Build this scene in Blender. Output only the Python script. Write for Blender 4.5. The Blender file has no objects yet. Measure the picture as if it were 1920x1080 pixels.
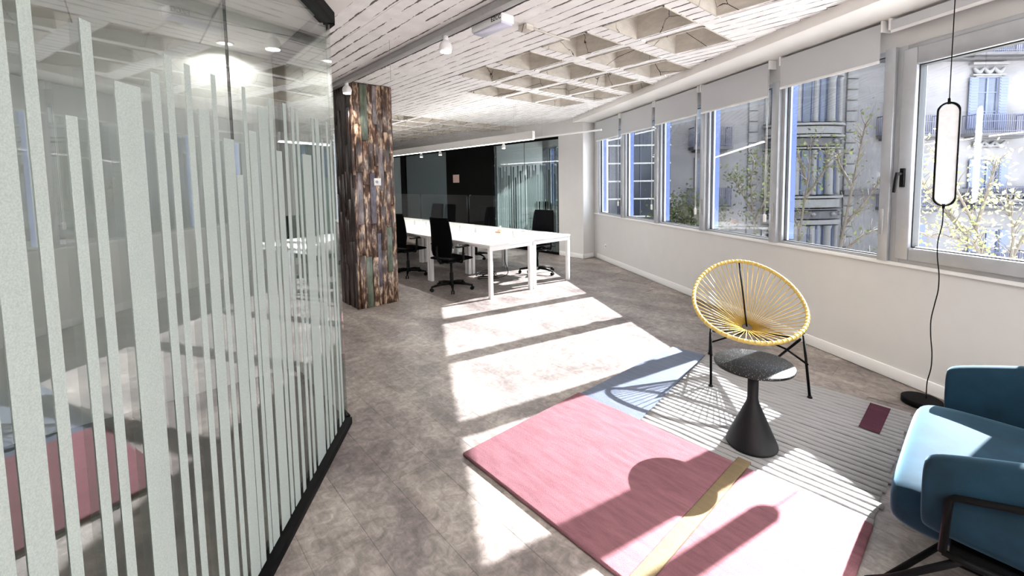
import bpy, bmesh, math, random
from mathutils import Vector, Matrix
random.seed(7)
C = bpy.context.scene
COL = C.collection
PI = math.pi
# ------------------------------------------------------------------ camera
F_PX, X0, Y0 = 810.37, 973.03, 401.46
PITCH, ROLL, YAW = 0.073256, 0.015646, 0.83305
EYE = Vector((0, 0, 1.58))
fw = Vector((math.cos(YAW)*math.cos(PITCH), math.sin(YAW)*math.cos(PITCH), -math.sin(PITCH)))
rt0 = Vector((math.sin(YAW), -math.cos(YAW), 0)); dn0 = fw.cross(rt0)
rt = rt0*math.cos(ROLL) + dn0*math.sin(ROLL); dn = -rt0*math.sin(ROLL) + dn0*math.cos(ROLL)
cd = bpy.data.cameras.new('camera'); cam = bpy.data.objects.new('camera', cd); COL.objects.link(cam)
cd.sensor_width = 36; cd.lens = F_PX/1920*36
cd.shift_x = (960-X0)/1920; cd.shift_y = (Y0-540)/1920
cd.clip_start = .05; cd.clip_end = 400
m = Matrix((rt, -dn, -fw)).transposed().to_4x4(); m.translation = EYE
cam.matrix_world = m; C.camera = cam
# ------------------------------------------------------------------ world, sun, exposure
w = bpy.data.worlds.new('sky'); C.world = w; w.use_nodes = True
bg = w.node_tree.nodes['Background']
bg.inputs[0].default_value = (.84, .92, 1, 1); bg.inputs[1].default_value = 4.2
sd = bpy.data.lights.new('sun', 'SUN'); sd.energy = 36; sd.angle = math.radians(.55); sd.color = (1, .985, .97)
sun = bpy.data.objects.new('sun', sd); COL.objects.link(sun)
AZ, EL = math.radians(-12.4), math.radians(35)
sv = Vector((math.cos(AZ)*math.cos(EL), math.sin(AZ)*math.cos(EL), math.sin(EL)))
sun.rotation_euler = sv.to_track_quat('Z', 'Y').to_euler()
vs = C.view_settings; vs.view_transform = 'Standard'; vs.look = 'None'; vs.gamma = 1; vs.exposure = .9
vs.use_curve_mapping = False
# ------------------------------------------------------------------ materials
def s2l(c):
    return tuple(((v/255)/12.92 if v/255 <= .04045 else (((v/255)+.055)/1.055)**2.4) for v in c)
class NT:
    def __init__(s, name):
        s.m = bpy.data.materials.new(name); s.m.use_nodes = True
        s.t = s.m.node_tree; s.n = s.t.nodes; s.l = s.t.links
        s.b = s.n['Principled BSDF']; s.out = s.n['Material Output']
    def new(s, k, **kw):
        n = s.n.new(k)
        for a, b in kw.items(): setattr(n, a, b)
        return n
    def co(s, scale=(1, 1, 1), kind='Object', rot=(0, 0, 0)):
        t = s.new('ShaderNodeTexCoord'); mp = s.new('ShaderNodeMapping')
        mp.inputs['Scale'].default_value = scale; mp.inputs['Rotation'].default_value = rot
        if kind == 'World':
            g = s.new('ShaderNodeNewGeometry'); s.l.new(g.outputs['Position'], mp.inputs[0])
        else: s.l.new(t.outputs[kind], mp.inputs[0])
        return mp.outputs[0]
    def noise(s, co, scale, detail=4, rough=.55, dist=0):
        n = s.new('ShaderNodeTexNoise'); n.inputs['Scale'].default_value = scale
        n.inputs['Detail'].default_value = detail; n.inputs['Roughness'].default_value = rough
        n.inputs['Distortion'].default_value = dist
        s.l.new(co, n.inputs['Vector']); return n.outputs[0]
    def ramp(s, f, stops):
        r = s.new('ShaderNodeValToRGB'); s.l.new(f, r.inputs[0]); e = r.color_ramp.elements
        e[0].position, e[0].color = stops[0][0], (*stops[0][1], 1)
        e[1].position, e[1].color = stops[-1][0], (*stops[-1][1], 1)
        for p, c in stops[1:-1]:
            q = e.new(p); q.color = (*c, 1)
        return r.outputs[0]
    def mix(s, f, a, b, mode='MIX'):
        n = s.new('ShaderNodeMix', data_type='RGBA', blend_type=mode)
        for i, v in ((0, f), (6, a), (7, b)):
            if isinstance(v, (int, float)): n.inputs[i].default_value = v
            elif isinstance(v, tuple): n.inputs[i].default_value = (*v, 1)
            else: s.l.new(v, n.inputs[i])
        return n.outputs[2]
    def math(s, op, a, b=None, c=None):
        n = s.new('ShaderNodeMath', operation=op)
        for i, v in enumerate((a, b, c)):
            if v is None: continue
            if isinstance(v, (int, float)): n.inputs[i].default_value = v
            else: s.l.new(v, n.inputs[i])
        return n.outputs[0]
    def col(s, c):
        if isinstance(c, tuple): s.b.inputs['Base Color'].default_value = (*c, 1)
        else: s.l.new(c, s.b.inputs['Base Color'])
    def bump(s, h, strength=.3, dist=.01):
        n = s.new('ShaderNodeBump'); n.inputs['Strength'].default_value = strength
        n.inputs['Distance'].default_value = dist; s.l.new(h, n.inputs['Height'])
        s.l.new(n.outputs[0], s.b.inputs['Normal'])
    def rough(s, v, metal=0, spec=None):
        if isinstance(v, (int, float)): s.b.inputs['Roughness'].default_value = v
        else: s.l.new(v, s.b.inputs['Roughness'])
        s.b.inputs['Metallic'].default_value = metal
        if spec is not None: s.b.inputs['Specular IOR Level'].default_value = spec
def plain(name, rgb, rough=.5, metal=0, var=.06, scale=30, bump=.0, spec=None):
    t = NT(name); c = s2l(rgb)
    f = t.noise(t.co(), scale)
    lo = tuple(v*(1-var) for v in c); hi = tuple(min(1, v*(1+var)) for v in c)
    t.col(t.ramp(f, [(.3, lo), (.7, hi)])); t.rough(rough, metal, spec)
    if bump: t.bump(f, bump, .004)
    return t.m
def emis(name, rgb, strength):
    t = NT(name); t.col((.8, .8, .8)); t.b.inputs['Emission Color'].default_value = (*rgb, 1)
    t.b.inputs['Emission Strength'].default_value = strength; return t.m
def glass(name, tint, ior=1.5, rough=.0, refl=1.0):
    t = NT(name); t.n.remove(t.b)
    fr = t.new('ShaderNodeFresnel'); fr.inputs[0].default_value = ior
    geo = t.new('ShaderNodeNewGeometry')
    # the Fresnel node inverts the IOR on back faces; feed it inverted so both sides act alike
    inv = t.new('ShaderNodeMix', data_type='FLOAT'); t.l.new(geo.outputs['Backfacing'], inv.inputs[0])
    inv.inputs[2].default_value = ior; inv.inputs[3].default_value = 1/ior
    t.l.new(inv.outputs[0], fr.inputs[0])
    tr = t.new('ShaderNodeBsdfTransparent'); tr.inputs[0].default_value = (*tint, 1)
    gl = t.new('ShaderNodeBsdfGlossy'); gl.inputs['Roughness'].default_value = rough
    gl.inputs[0].default_value = (refl, refl, refl, 1)
    mx = t.new('ShaderNodeMixShader'); t.l.new(fr.outputs[0], mx.inputs[0])
    t.l.new(tr.outputs[0], mx.inputs[1]); t.l.new(gl.outputs[0], mx.inputs[2])
    t.l.new(mx.outputs[0], t.out.inputs[0]); return t.m
M = {}
M['wall'] = plain('wall_paint', (214, 213, 212), .7, var=.015, scale=6)
M['white'] = plain('white_lacquer', (240, 240, 240), .35, var=.01)
M['desk'] = plain('desk_laminate', (238, 236, 233), .3, var=.01)
M['black'] = plain('black_powder_coat', (7, 7, 8), .6, spec=.1)
M['blackfab'] = plain('black_mesh_fabric', (6, 6, 8), .9, scale=300, bump=.3, spec=.06)
M['blackplas'] = plain('black_plastic', (9, 9, 10), .5, spec=.18)
M['alu'] = plain('grey_aluminium', (178, 181, 186), .38, .35, var=.05, scale=12)
M['alud'] = plain('dark_gasket', (40, 42, 45), .5)
M['blue'] = plain('skylit_aluminium', (86, 106, 158), .5)  # aluminium jambs: the blue of the sky light is put into their colour
M['chrome'] = plain('chrome', (200, 200, 205), .15, 1)
M['grey'] = plain('grey_profile', (165, 165, 165), .5)
M['blind'] = plain('blind_fabric', (200, 202, 206), .85, var=.02, scale=200, bump=.1)
M['glass_p'] = glass('partition_glass', (.89, .92, .91), 2.3)
M['glass_fix'] = glass('window_glass_tinted', (.66, .67, .68), 1.55)
M['glass_clear'] = glass('window_glass_clear', (.96, .97, .98), 1.45)
M['glass_dark'] = glass('smoked_partition_glass', (.34, .38, .38), 1.5)
M['glass_far'] = glass('green_partition_glass', (.60, .64, .64), 1.5)
M['acryl'] = glass('acrylic', (.93, .95, .95), 1.55)
M['lamp_on'] = emis('lit_diffuser', (1, .97, .9), 6)
M['lamp_warm'] = emis('lit_lens', (1, .93, .8), 14)
M['shade'] = plain('opal_diffuser', (235, 238, 242), .4)
# frosted film
t = NT('frosted_film'); t.n.remove(t.b)
d = t.new('ShaderNodeBsdfDiffuse'); tl = t.new('ShaderNodeBsdfTranslucent'); tp = t.new('ShaderNodeBsdfTransparent')
cc = t.ramp(t.noise(t.co(kind='World'), 260, 2, .7), [(.35, s2l((184, 193, 189))), (.65, s2l((203, 211, 207)))])
t.l.new(cc, d.inputs[0]); t.l.new(cc, tl.inputs[0]); tp.inputs[0].default_value = (.9, .95, .93, 1)
a = t.new('ShaderNodeMixShader'); a.inputs[0].default_value = .38; t.l.new(d.outputs[0], a.inputs[1]); t.l.new(tl.outputs[0], a.inputs[2])
b = t.new('ShaderNodeMixShader'); b.inputs[0].default_value = .12; t.l.new(a.outputs[0], b.inputs[1]); t.l.new(tp.outputs[0], b.inputs[2])
t.l.new(b.outputs[0], t.out.inputs[0]); M['frost'] = t.m
# floor: mottled stone-look vinyl, small per-plank tone shift
t = NT('stone_vinyl'); co = t.co(kind='World'); co2 = t.co((1, .55, 1), 'World')
n1 = t.noise(co2, 2.6, 6, .62, .6); n2 = t.noise(co, 17, 8, .68, .8); n3 = t.noise(t.co((9, 1.3, 1), 'World'), 5, 6, .7, 1.2)
base = t.ramp(n1, [(.3, s2l((102, 94, 93))), (.52, s2l((137, 130, 126))), (.7, s2l((163, 156, 150)))])
base = t.mix(.7, base, t.ramp(n2, [(.32, (.45, .44, .44)), (.5, (.95, .93, .92)), (.66, (1.5, 1.47, 1.45))]), 'MULTIPLY')
base = t.mix(.5, base, t.ramp(n3, [(.36, (.72, .72, .73)), (.6, (1.14, 1.13, 1.12))]), 'MULTIPLY')
oi = t.new('ShaderNodeObjectInfo')
base = t.mix(1, base, t.ramp(oi.outputs['Random'], [(0, (.93, .93, .94)), (1, (1.06, 1.05, 1.04))]), 'MULTIPLY')
t.col(base); t.rough(.42, 0, .35); t.bump(n2, .12, .004); M['floor'] = t.m
# board-marked painted ceiling with dark broken cracks along the boards
t = NT('board_marked_paint'); g = t.new('ShaderNodeNewGeometry'); sx = t.new('ShaderNodeSeparateXYZ'); t.l.new(g.outputs['Position'], sx.inputs[0])
wob = t.noise(t.co((1, 1, 1), 'World'), 2.2, 5, .7)
xx = t.math('MULTIPLY_ADD', wob, .035, sx.outputs[0])
fr = t.math('FRACT', t.math('DIVIDE', xx, .115)); dd = t.math('ABSOLUTE', t.math('SUBTRACT', fr, .5))
st = t.noise(t.co((9, 1.6, 1), 'World'), 2.2, 8, .72)
st2 = t.noise(t.co((1, 1, 1), 'World'), 1.1, 3)
width = t.math('MULTIPLY_ADD', st, .50, -.215); width = t.math('MULTIPLY_ADD', st2, .14, t.math('SUBTRACT', width, .065))
crack = t.math('LESS_THAN', t.math('SUBTRACT', .5, dd), width)
flake = t.math('GREATER_THAN', t.noise(t.co((3, 1, 1), 'World'), 9, 8, .75), .70)
msk = t.math('MINIMUM', t.math('ADD', crack, flake), 1)
paint = t.ramp(t.noise(t.co(kind='World'), 6, 5), [(.3, s2l((236, 233, 232))), (.7, s2l((250, 248, 247)))])
t.col(t.mix(msk, paint, s2l((92, 88, 86)))); t.rough(.8)
t.bump(t.math('SUBTRACT', t.noise(t.co((6, 1, 1), 'World'), 8, 6, .7), msk), .5, .006); M['ceil'] = t.m
M['plaster'] = plain('smooth_plaster', (236, 233, 229), .8, var=.015, scale=4)
# coffer concrete
t = NT('coffer_concrete'); n = t.noise(t.co((1, 1, 3), 'World'), 5, 8, .7, .5)
v = t.new('ShaderNodeTexVoronoi', feature='DISTANCE_TO_EDGE'); v.inputs['Scale'].default_value = 1.5
t.l.new(t.mix(.12, t.co(kind='World'), t.noise(t.co(kind='World'), 4, 5)), v.inputs['Vector'])
cr = t.math('LESS_THAN', v.outputs[0], .0035)
t.col(t.mix(cr, t.ramp(n, [(.3, s2l((192, 186, 177))), (.7, s2l((224, 218, 209)))]), s2l((70, 62, 56)))); t.rough(.9); t.bump(n, .3, .01)
M['coffer'] = t.m
# burnt timber
def timber(name, dark, mid, light):
    t = NT(name); oi = t.new('ShaderNodeObjectInfo')
    tc = t.new('ShaderNodeTexCoord'); ad = t.new('ShaderNodeVectorMath', operation='ADD'); t.l.new(tc.outputs['Object'], ad.inputs[0])
    ml = t.math('MULTIPLY', oi.outputs['Random'], 31.0); cb = t.new('ShaderNodeCombineXYZ')
    for i in range(3): t.l.new(ml, cb.inputs[i])
    t.l.new(cb.outputs[0], ad.inputs[1])
    mp = t.new('ShaderNodeMapping'); mp.inputs['Scale'].default_value = (26, 26, 4.2); t.l.new(ad.outputs[0], mp.inputs[0])
    n = t.noise(mp.outputs[0], 1.0, 6, .66, .9)
    mp2 = t.new('ShaderNodeMapping'); mp2.inputs['Scale'].default_value = (90, 90, 3); t.l.new(ad.outputs[0], mp2.inputs[0])
    g = t.noise(mp2.outputs[0], 1, 5, .6)
    mp3 = t.new('ShaderNodeMapping'); mp3.inputs['Scale'].default_value = (14, 14, 7); t.l.new(ad.outputs[0], mp3.inputs[0])
    blot = t.noise(mp3.outputs[0], 1, 3, .6, .4)
    c = t.ramp(t.math('ADD', t.math('MULTIPLY', n, .55), t.math('MULTIPLY', blot, .45)), [(.40, dark), (.5, mid), (.62, light)])
    c = t.mix(.55, c, t.ramp(g, [(.35, (.55, .55, .55)), (.6, (1.15, 1.12, 1.1))]), 'MULTIPLY')
    t.col(c); t.rough(.28, 0, .7); t.bump(t.math('ADD', g, blot), .8, .006); return t.m
M['burnt'] = timber('burnt_timber', s2l((30, 18, 14)), s2l((92, 62, 46)), s2l((226, 200, 172)))
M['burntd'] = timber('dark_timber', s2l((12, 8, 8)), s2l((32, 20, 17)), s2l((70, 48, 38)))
M['greenb'] = timber('green_stained_timber', s2l((70, 80, 68)), s2l((96, 108, 92)), s2l((118, 126, 108)))
M['greyb'] = timber('grey_weathered_timber', s2l((92, 82, 84)), s2l((130, 120, 122)), s2l((170, 160, 160)))
M['blueb'] = timber('blue_grey_timber', s2l((66, 62, 74)), s2l((92, 88, 102)), s2l((130, 124, 134)))
# rug
def pile(name, rgb, var=.12, stretch=(3, .5, 1)):
    t = NT(name); c = s2l(rgb); co = t.co(kind='World'); st = t.noise(t.co(stretch, 'World'), 9, 6, .7, .4); f = t.noise(co, 330, 3, .7)
    k = t.ramp(st, [(.3, tuple(v*(1-var) for v in c)), (.7, tuple(v*(1+var) for v in c))])
    t.col(t.mix(.5, k, t.ramp(f, [(.3, (.7, .7, .7)), (.7, (1.2, 1.2, 1.2))]), 'MULTIPLY'))
    t.rough(1, 0, .02); t.bump(f, .8, .008); return t.m
M['pink'] = pile('pink_wool', (140, 99, 106), .2); M['bluer'] = pile('pale_blue_wool', (122, 130, 147))
M['cream'] = pile('cream_wool', (176, 175, 175), .05); M['greyl'] = pile('grey_wool', (60, 59, 62), .05)
M['yel'] = pile('mustard_wool', (136, 120, 94)); M['plum'] = pile('plum_wool', (92, 58, 70))
M['ycord'] = plain('yellow_vinyl_cord', (192, 163, 84), .4, scale=60)
# terrazzo black
t = NT('black_terrazzo'); v = t.new('ShaderNodeTexVoronoi'); v.inputs['Scale'].default_value = 95; t.l.new(t.co(kind='World'), v.inputs['Vector'])
sp = t.math('LESS_THAN', v.outputs['Distance'], .2); t.col(t.mix(sp, s2l((18, 19, 21)), s2l((140, 140, 138)))); t.rough(.45, 0, .3); M['terr'] = t.m
# velvet
t = NT('blue_velvet'); n = t.noise(t.co(), 7, 5, .6); t.col(t.ramp(n, [(.3, s2l((9, 29, 40))), (.7, s2l((17, 46, 63)))]))
t.rough(.85, 0, .2); t.b.inputs['Sheen Weight'].default_value = .35; t.b.inputs['Sheen Roughness'].default_value = .35
t.b.inputs['Sheen Tint'].default_value = (.35, .68, .95, 1); M['velvet'] = t.m
# exterior
t = NT('facade_stucco'); n = t.noise(t.co(kind='World'), .5, 8, .65); t.col(t.ramp(n, [(.3, s2l((94, 92, 94))), (.7, s2l((116, 114, 116)))])); t.rough(.9); M['stucco'] = t.m
M['stone'] = plain('facade_stone', (108, 107, 108), .9, var=.1, scale=3, bump=.3)
M['stoned'] = plain('weathered_stone', (74, 73, 76), .9, var=.15, scale=3, bump=.3)
M['iron'] = plain('balcony_iron', (70, 72, 92), .6)
M['shutter'] = plain('blue_grey_shutter', (84, 92, 116), .6)
M['darkglass'] = plain('dark_window', (58, 66, 82), .12, spec=.6)
M['curt'] = plain('window_curtain', (150, 158, 185), .8)
M['towerg'] = plain('dark_curtain_wall', (30, 37, 50), .15, spec=.6)
M['street'] = plain('pale_paving', (205, 200, 195), .9)
M['bark'] = plain('tree_bark', (92, 84, 76), .9)
def leafmat(name, a, b):
    t = NT(name); n = t.noise(t.co(), 2.5, 2); c = t.ramp(n, [(.35, s2l(a)), (.65, s2l(b))]); t.n.remove(t.b)
    d = t.new('ShaderNodeBsdfDiffuse'); tl = t.new('ShaderNodeBsdfTranslucent'); mx = t.new('ShaderNodeMixShader'); mx.inputs[0].default_value = .4
    t.l.new(c, d.inputs[0]); t.l.new(c, tl.inputs[0]); t.l.new(d.outputs[0], mx.inputs[1]); t.l.new(tl.outputs[0], mx.inputs[2]); t.l.new(mx.outputs[0], t.out.inputs[0]); return t.m
M['leafd'] = leafmat('olive_leaf', (62, 66, 48), (92, 98, 66)); M['leafy'] = leafmat('fresh_leaf', (122, 130, 80), (164, 164, 116))
# ------------------------------------------------------------------ geometry helpers
class MB:
    def __init__(s): s.v = []; s.f = []; s.sm = []
    def add(s, vs, fs, smooth=False):
        o = len(s.v); s.v += [Vector(p) for p in vs]; s.f += [tuple(i+o for i in f) for f in fs]; s.sm += [smooth]*len(fs); return s
    def frame(s, o, ax, ay, az, smooth=False):      # box spanned by three edge vectors
        o, ax, ay, az = map(Vector, (o, ax, ay, az))
        P = [o, o+ax, o+ax+ay, o+ay, o+az, o+ax+az, o+ax+ay+az, o+ay+az]
        return s.add(P, [(0, 3, 2, 1), (4, 5, 6, 7), (0, 1, 5, 4), (1, 2, 6, 5), (2, 3, 7, 6), (3, 0, 4, 7)], smooth)
    def box(s, x0, x1, y0, y1, z0, z1): return s.frame((x0, y0, z0), (x1-x0, 0, 0), (0, y1-y0, 0), (0, 0, z1-z0))
    def tube(s, pts, r, n=8, closed=False, caps=True):
        pts = [Vector(p) for p in pts]; k = len(pts); rr = r if isinstance(r, (list, tuple)) else [r]*k
        T = []
        for i in range(k):
            a = pts[(i-1) % k] if (closed or i) else pts[i]; b = pts[(i+1) % k] if (closed or i < k-1) else pts[i]
            T.append((b-a).normalized())
        up = Vector((0, 0, 1)) if abs(T[0].z) < .9 else Vector((1, 0, 0)); u = T[0].cross(up).normalized()
        V = []
        for i in range(k):
            u = (u - T[i]*u.dot(T[i])).normalized(); v = T[i].cross(u)
            V += [pts[i]+(u*math.cos(2*PI*j/n)+v*math.sin(2*PI*j/n))*rr[i] for j in range(n)]
        Fs = []
        for i in range(k if closed else k-1):
            a, b = i*n, ((i+1) % k)*n
            Fs += [(a+j, a+(j+1) % n, b+(j+1) % n, b+j) for j in range(n)]
        s.add(V, Fs, True)
        if caps and not closed:
            o = len(s.v)-k*n; s.f += [tuple(o+j for j in reversed(range(n))), tuple(o+(k-1)*n+j for j in range(n))]; s.sm += [False]*2
        return s
    def lathe(s, prof, cx=0, cy=0, n=24, smooth=True):
        V = []; k = len(prof)
        for r, z in prof: V += [(cx+r*math.cos(2*PI*j/n), cy+r*math.sin(2*PI*j/n), z) for j in range(n)]
        Fs = [(i*n+j, i*n+(j+1) % n, (i+1)*n+(j+1) % n, (i+1)*n+j) for i in range(k-1) for j in range(n)]
        s.add(V, Fs, smooth); o = len(s.v)-k*n
        s.f += [tuple(o+j for j in reversed(range(n))), tuple(o+(k-1)*n+j for j in range(n))]; s.sm += [False]*2; return s
    def prism(s, poly, z0, z1):
        k = len(poly); V = [(x, y, z0) for x, y in poly]+[(x, y, z1) for x, y in poly]
        return s.add(V, [tuple(reversed(range(k))), tuple(range(k, 2*k))]+[(i, (i+1) % k, k+(i+1) % k, k+i) for i in range(k)])
    def build(s, name, mat, parent=None, bevel=0, local=False, seg=2, subd=0):
        off = Vector((0, 0, 0))
        if parent and not local:
            p = parent
            while p: off += p.location; p = p.parent
        me = bpy.data.meshes.new(name); me.from_pydata([tuple(v-off) for v in s.v], [], s.f)
        me.polygons.foreach_set('use_smooth', s.sm); me.materials.append(mat)
        bm = bmesh.new(); bm.from_mesh(me); bmesh.ops.recalc_face_normals(bm, faces=bm.faces); bm.to_mesh(me); bm.free()
        me.update(); o = bpy.data.objects.new(name, me); COL.objects.link(o)
        if parent: o.parent = parent
        if bevel:
            q = o.modifiers.new('bevel', 'BEVEL'); q.width = bevel; q.segments = seg; q.limit_method = 'ANGLE'
            me.polygons.foreach_set('use_smooth', [True]*len(me.polygons))
        if subd:
            q = o.modifiers.new('subd', 'SUBSURF'); q.levels = subd; q.render_levels = subd
            me.polygons.foreach_set('use_smooth', [True]*len(me.polygons))
        return o
def empty(name, loc, rz=0):
    o = bpy.data.objects.new(name, None); o.location = loc; o.rotation_euler = (0, 0, rz); o.empty_display_size = .1; COL.objects.link(o); return o
def tag(o, label, cat, group=None):
    o['label'] = label; o['category'] = cat
    if group: o['group'] = group
    return o
def struct(o): o['kind'] = 'structure'; return o
def stuff(o): o['kind'] = 'stuff'; return o
def copy_tree(o, parent=None):
    c = o.copy(); COL.objects.link(c)
    if parent: c.parent = parent
    for ch in [x for x in COL.objects if x.parent == o]: copy_tree(ch, c)
    return c
def arc_pts(pts, n=10, closed=False):           # Catmull-Rom through points
    pts = [Vector(p) for p in pts]; k = len(pts); out = []
    for i in range(k if closed else k-1):
        p0 = pts[(i-1) % k] if closed or i else pts[i]; p1 = pts[i]; p2 = pts[(i+1) % k]
        p3 = pts[(i+2) % k] if closed or i < k-2 else p2
        for j in range(n):
            t = j/n; out.append(.5*((2*p1)+(p2-p0)*t+(2*p0-5*p1+4*p2-p3)*t*t+(3*p1-p0-3*p2+p3)*t**3))
    if not closed: out.append(pts[-1])
    return out
# ------------------------------------------------------------------ window wall frame of reference
WD = Vector((.487, .873, 0)).normalized(); WN = Vector((WD.y, -WD.x, 0)); W0 = Vector((4.215, .211, 0))
def WP(s, n, z): return W0+WD*s+WN*n+Vector((0, 0, z))
def wbox(mb, s0, s1, n0, n1, z0, z1): return mb.frame(WP(s0, n0, z0), WD*(s1-s0), WN*(n1-n0), (0, 0, z1-z0))
ZC = 2.85
# ================================================================== STRUCTURE
S_END = 6.02        # where the lounge window wall meets the white pier
floor_o = struct(MB().prism([(-3.1, -4.6), (2.6, -4.6), tuple(WP(-3.9, .25, 0))[:2], tuple(WP(15, .25, 0))[:2], (11.6, 14.6), (-3.1, 14.6)], -.2, -.004).build('floor', M['floor']))
# individual planks where the joints can be made out
PW, PL = .2425, 1.2
for i in range(-1, 25):
    x = .96+(i-3)*PW
    j0 = (i*.61) % 1
    for j in range(0, 9):
        y = -1.3+(j+j0)*PL
        if x+PW/2 > .96 and False: continue
        nn = .873*(x+PW)-.4877*y-3.577
        if nn > -.01 or x < .2: continue
        if x < 3 and y > 5.6 and x+PW < 1.4: continue
        if .8*(x+PW)-.6*y < -2.4: continue
        MB().box(x+.0007, x+PW-.0007, y+.0007, y+PL-.0007, -.004, 0).build('plank', M['floor'], floor_o)
# low window wall, head, sills
mb = MB(); wbox(mb, -4.2, 15, 0, .22, 0, .9)
wl = struct(mb.build('wall_right', M['wall']))
mb = MB(); wbox(mb, -4.2, 15, 0, .09, 2.545, 2.86); struct(mb.build('wall_right_head', M['wall'])).name = 'wall_right_lintel'
mb = MB(); wbox(mb, -4.2, S_END, -.014, 0, .0, .095); struct(mb.build('baseboard_right', M['white'], bevel=.004))
mb = MB(); wbox(mb, -4.2, 15, -.02, .22, .895, .925); struct(mb.build('trim_1', M['white'], bevel=.004)).name = 'trim_1'
# plaster bulkhead along the windows
mb = MB(); wbox(mb, -4.2, S_END+.1, -.49, 0, 2.77, 2.86); struct(mb.build('trim_2', M['plaster'], bevel=.004))
# white pier at the far end and wall band over the partition
PX = 6.86
pier = struct(MB().prism([(PX, 5.60), (7.6, 5.60), (7.6, 5.7), (PX+.12, 5.72), (PX+.12, 6.27), (PX, 6.27)], 0, 2.86).build('wall_pier', M['wall']))
pier.name = 'wall_corner'
struct(MB().box(PX-.014, PX, 5.586, 6.26, 0, .095).build('baseboard_corner', M['white'], bevel=.004))
struct(MB().box(PX-.014, 7.17, 5.586, 5.6, 0, .095).build('baseboard_corner', M['white'], bevel=.004)).name = 'baseboard_pier'
struct(MB().box(PX, PX+.12, 6.27, 14.4, 2.54, 2.86).build('wall_partition_head', M['wall'])).name = 'wall_far'
# far end, left and back walls
struct(MB().box(-3.1, 11.6, 14.4, 14.55, 0, 2.86).build('wall_back', M['wall']))
struct(MB().box(-3.15, -3.0, -4.6, 14.5, 0, 2.86).build('wall_left', M['wall']))
struct(MB().box(-3.0, 2.5, -4.65, -4.5, 0, 2.86).build('wall_front', M['wall']))
struct(MB().box(PX+.15, 8.66, 8.52, 8.6, 0, 2.86).build('wall_divider', M['wall'])).name = 'wall_meeting_room'
# ceiling slab with recessed coffers
XS = [(3.00+.665*i, 3.00+.665*i+.50) for i in range(-6, 6)]
YA = [(1.685, 2.215), (2.40, 2.915), (3.10, 3.595), (3.79, 4.29), (4.50, 5.0)]
cof = []
def cx_(i): a = XS[i+6]; return {0: (2.99, 3.475), 1: (3.645, 4.165), 2: (4.33, 4.87), 3: (5.02, 5.53)}.get(i, a)
for i in range(-6, 6):
    for j, (y0, y1) in enumerate(YA):
        if i < 0: continue
        if i == 0 and j == 4: continue
        if i == 2 and j < 1: continue
        if i == 3 and j < 2: continue
        if i > 3: continue
        cof.append((cx_(i), (y0, y1)))
for k in range(4): cof.append((cx_(0), (.98-.69*k, 1.51-.69*k)))
for k in range(2): cof.append((cx_(-1), (-.6-.69*k, -.1-.69*k)))
for j in range(9):
    y0 = 7.42+.68*j
    for i in range(-5, 6):
        if i == 5 and j > 1: continue
        cof.append((XS[i+6], (y0, y0+.5)))
xs = sorted({-3.05, 12.}|{v for c in cof for v in c[0]}); ys = sorted({-4.6, 14.5}|{v for c in cof for v in c[1]})
cs = {(c[0][0], c[0][1], c[1][0], c[1][1]) for c in cof}
def inside(x, y):
    return any(c[0][0] < x < c[0][1] and c[1][0] < y < c[1][1] for c in cof)
mb = MB()
for a, b in zip(xs, xs[1:]):
    run = None
    for c_, d_ in zip(ys, ys[1:]):
        if inside((a+b)/2, (c_+d_)/2):
            continue
        mb.add([(a, c_, ZC+.008), (b, c_, ZC+.008), (b, d_, ZC+.008), (a, d_, ZC+.008)], [(0, 1, 2, 3)])
mb.add([(-3.05, -4.6, ZC+.4), (12, -4.6, ZC+.4), (12, 14.5, ZC+.4), (-3.05, 14.5, ZC+.4)], [(0, 1, 2, 3)])
ceil_o = mb.build('ceiling', M['ceil'])
bm = bmesh.new(); bm.from_mesh(ceil_o.data)
bmesh.ops.remove_doubles(bm, verts=bm.verts, dist=1e-5)
bmesh.ops.bisect_plane(bm, geom=bm.verts[:]+bm.edges[:]+bm.faces[:], plane_co=WP(0, .2, 0), plane_no=WN, clear_outer=True)
bm.to_mesh(ceil_o.data); bm.free(); struct(ceil_o)
for (x0, x1), (y0, y1) in cof:
    t_ = .02; z0, z1 = ZC, ZC+.19; mb = MB()
    a = [(x0, y0, z0), (x1, y0, z0), (x1, y1, z0), (x0, y1, z0)]; b = [(x0+t_, y0+t_, z1), (x1-t_, y0+t_, z1), (x1-t_, y1-t_, z1), (x0+t_, y1-t_, z1)]
    mb.add(a+b, [(0, 1, 5, 4), (1, 2, 6, 5), (2, 3, 7, 6), (3, 0, 4, 7), (4, 5, 6, 7)])
    # a thin proud lip round the opening, left by the formwork
    e = .009
    mb.box(x0-e, x0+.002, y0-e, y1+e, ZC-.008, ZC); mb.box(x1-.002, x1+e, y0-e, y1+e, ZC-.008, ZC)
    mb.box(x0-e, x1+e, y0-e, y0+.002, ZC-.008, ZC); mb.box(x0-e, x1+e, y1-.002, y1+e, ZC-.008, ZC)
    mb.build('coffer', M['coffer'], ceil_o)
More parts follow.
